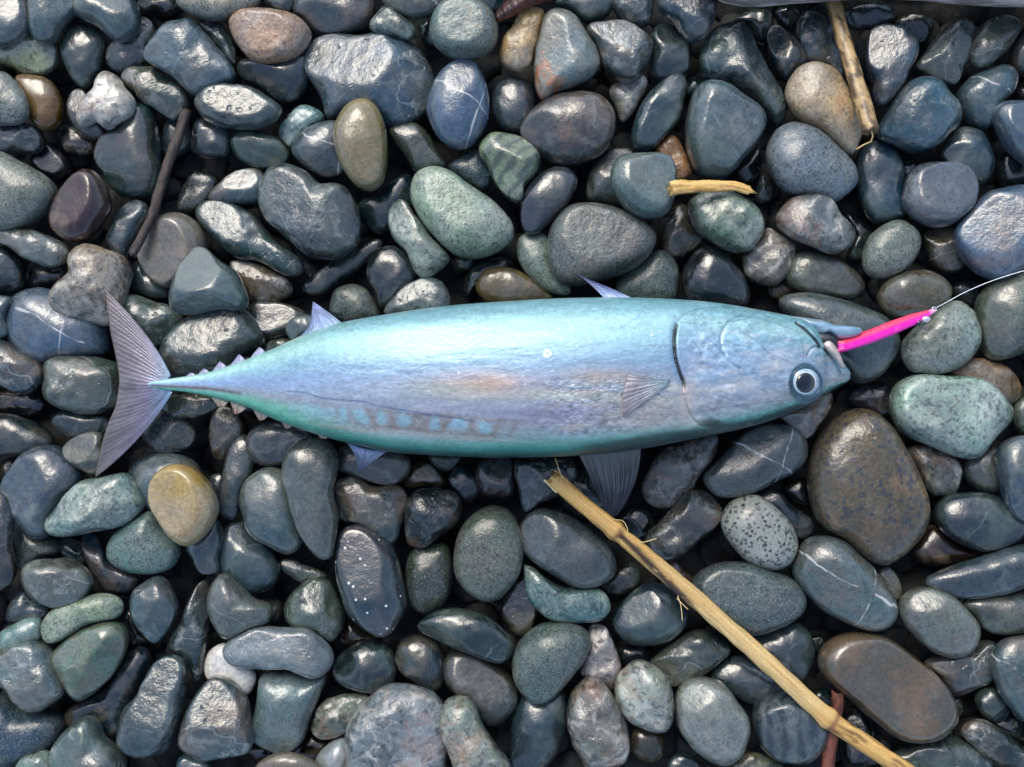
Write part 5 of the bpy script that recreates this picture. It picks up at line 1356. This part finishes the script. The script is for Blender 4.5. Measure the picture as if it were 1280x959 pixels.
def cane_col(A, Lm, tot):
    s = Lm / tot
    c = np.zeros(A.shape + (3,)); c[:] = lin('d2aa62')
    c = mixc(c, 0.8 * sstep(n1_ + .05, n1_ + .15, s) * sstep(n2_ + .02, n2_ - .05, s) * sstep(-1.2, .2, np.sin(A)), 'dec083')
    g = 0.5 * fbm(A * 6 + 3, s * 9, 4) + 0.5 * fbm(A * 15, s * 14 + 5, 3) * 1.1
    c = c * (0.25 + 1.1 * g)[..., None]
    c = mixc(c, 0.6 * sstep(.52, .68, fbm(A * 9 + 9, s * 6 + 4)), 'b98a45')
    sd = np.cos(A)      # + : lower-left side in the photo
    strip = np.exp(-((sd - (.05 + .75 * sstep(n1_, nst + .03, s))) / (.42 + .3 * (fbm(s * 60, A) - .5))) ** 4) * sstep(n1_ - .002, n1_ + .008, s) * sstep(nst + .05, nst + .01, s)
    c = mixc(c, 0.97 * strip * sstep(.25, .42, fbm(A * 5, s * 40) + .08), '2c1b12')
    c = mixc(c, 0.6 * np.exp(-((sd - .75) / .2) ** 2) * sstep(n1_ - .07, n1_ - .03, s) * sstep(n1_ + .01, n1_, s), '5a3d22')
    c = mixc(c, 0.75 * np.exp(-((s - n1_ - .004) / .004) ** 2) * sstep(.35, .55, fbm(A * 2, s * 200) + .1), '6a4424')
    c = mixc(c, 0.85 * np.exp(-((s - n2_ - .006) / .005) ** 2), '7d4a34')
    c = mixc(c, 0.75 * sstep(n2_, n2_ + .01, s) * sstep(.50, .60, fbm(A * 4 + 1, s * 22)), '5a3a20')
    c = mixc(c, 0.6 * sstep(.74 * n2_, .76 * n2_, s) * np.exp(-((sd + .2) / .12) ** 2) * sstep(n2_ * .92, n2_ * .86, s), 'a07030')
    return c
co = cp_[0].copy()
cane = add('cane_stalk', None, loc=co, label='long dry yellow cane stalk with dark streak and two nodes', cat='cane')
add_tube('stalk', tube(cp_, cr, cr * .72, 36, colfun=cane_col, ragged=(.0022, .001), lump=.16, org=co), CANE, cane)
# splintered end: pale slivers
rs9 = np.random.RandomState(9)
dirc = (cp_[8] - cp_[0]); dirc /= np.linalg.norm(dirc); sidec = np.cross(dirc, [0, 0, 1])
for j in range(6):
    off = sidec * (-.0036 + .0014 * j) + np.array([0, 0, rs9.uniform(-.0005, .003)])
    ln2 = rs9.uniform(.0005, .003)
    pth = [cp_[0] + off + dirc * (.006 - s * (.006 + ln2)) for s in np.linspace(0, 1, 7)]
    add_tube('splinter', tube(pth, np.linspace(.0011, .0005, 7), np.linspace(.0009, .0003, 7), 8, colour=('dcb468', 'ecd9a4', 'd2a758', 'e6cc8c', 'c99a4c', 'f0dfae')[j], org=co), CANE, cane)
cz = float(cp_[0][2])
for pts in ([(703, 602), (700, 590), (694, 573)], [(712, 604), (703, 596), (697, 584)], [(766, 650), (778, 651), (784, 660), (785, 670)], [(795, 679), (808, 677), (821, 673)], [(847, 745), (851, 757), (853, 776)], [(846, 748), (853, 755), (860, 762)]):
    c_ = resample(catmull(pts, 8, False), 14)
    pth = np.array([P(x, y, np.interp(x, pxs_, cp_[:, 2]) + .0022) for x, y in c_])
    add_tube('loose_fibre', tube(pth, .00022, nseg=6, colour='d9bd82', org=co), CANE, cane)

def stick(name, pts, r0, r1, colfun, label, mat=BARK, lump=.25, ragged=(.001, .001), n=70, sink=.0015, zlim=None, flat=.9, cat='twig'):
    c_ = rest_path(pts, n, max(r0, r1), sink, zlim)
    r = np.interp(np.linspace(0, 1, n), [0, 1], [r0, r1])
    o_ = c_[n // 2].copy()
    return add_tube(name, tube(c_, r, r * flat, 18, colfun=colfun, lump=lump, ragged=ragged, org=o_), mat, loc=o_, label=label, cat=cat), c_
def bark(c0, c1, s1=4, s2=30, lo=.45, hi=.6):
    def f(A, Lm, tot):
        s = Lm / tot
        c = np.zeros(A.shape + (3,)); c[:] = lin(c0)
        c = c * (0.55 + 0.9 * fbm(A * 4, s * s2))[..., None]
        return mixc(c, .85 * sstep(lo, hi, fbm(A * s1 / 2 + 3, s * s2 * .5)), c1)
    return f
stick('twig', [(233, 138), (222, 172), (210, 205), (199, 240), (188, 275), (165, 318)], .0028, .0022, bark('40352f', '1e1a18'), 'dark brown dead twig wedged upright between blue-grey pebbles', flat=.95, sink=.003)
tw2, tc2 = stick('twig', [(1028, -40), (1041, 0), (1053, 45), (1066, 88), (1079, 130), (1089, 165)], .0036, .0042, bark('a88c5e', '3a2b1a', 5, 22, .45, .52), 'straw-coloured broken reed stem beside the cream pitted pebble', mat=CANE, lump=.15)
to2 = np.array(tw2.location)
fz = float(tc2[-1][2])
add_tube('loose_fibre', tube(np.array([P(x, y, fz - .001 * i) for i, (x, y) in enumerate([(1089, 163), (1091, 170), (1089, 177), (1080, 181), (1070, 187)])]), .0004, nseg=6, colour='c9a770', org=to2), CANE, tw2)
stick('straw_splinter', [(838, 236), (850, 235), (870, 234), (895, 233), (918, 233), (938, 239)], .0036, .0022, bark('d8b068', '9a6c34', 9, 5), 'short split splinter of yellow straw beside sparkling green pebble', mat=CANE, lump=.35, ragged=(.001, .004), flat=.55, cat='straw', sink=.002)
stick('twig', [(1047, 866), (1045, 890), (1041, 915), (1037, 940), (1032, 975)], .0030, .0034, bark('6a3a2c', '2a1c18', 3, 14), 'dark reddish-brown twig lying under the yellow cane', zlim=float(np.interp(1040, pxs_, cp_[:, 2])) - .007, cat='twig', sink=.002)

# driftwood along the top edge
n = 90
dx = np.linspace(878, 1420, n)
edge = np.interp(dx, [878, 893, 908, 925, 950, 980, 1040, 1075, 1110, 1150, 1185, 1240, 1280, 1420], [-22, -8, 4, 10, 11, 8, 4, 2, 1, 2, 5, 9, 12, 22])
hw = np.interp(dx, [878, 900, 930, 1420], [6, 22, 34, 42])
dz = max(H_at(*P(x, y, .045)[:2], .004) for x, y in zip(dx[::4], edge[::4] - 8) if abs(P(x, y, .045)[0]) < GX - .02)
dpth = np.array([P(x, e_ - h_, dz + .008) for x, e_, h_ in zip(dx, edge, hw)])
do = dpth[n // 2].copy()
add_tube('driftwood', tube(dpth, hw * .00037, np.full(n, .009), 40, colfun=bark('b0a49c', '6a605a', 8, 26, .45, .6), lump=.10, ragged=(.002, .002), org=do), BARK, loc=do, label='bleached grey-pink driftwood stick along the edge of pebbles', cat='driftwood')

# dead leaf
lz = zrest([(640, 15), (660, 8), (690, -5)]) - .001
ol = P(660, 5, lz)
leaf = sheet('dead_leaf', [(622, 29), (642, 20), (668, 7), (708, -4)], [(621, 23), (640, 8), (664, -8), (704, -14)], [(619, 17), (636, -4), (660, -26), (702, -24)], [lz, lz + .001, lz, lz], [lz + .005, lz + .006, lz + .006, lz + .004], [lz + .002, lz + .001, lz, lz], ('6a2c20', '4a1a16', '3a1612'), skin_mat('dead_leaf', 0, .45, .5, (500, 500, 500), .2), None, rays=7, amp=.0006, org=ol, loc=ol, label='curled dark red dead leaf by the tan and orange pebble', cat='leaf')
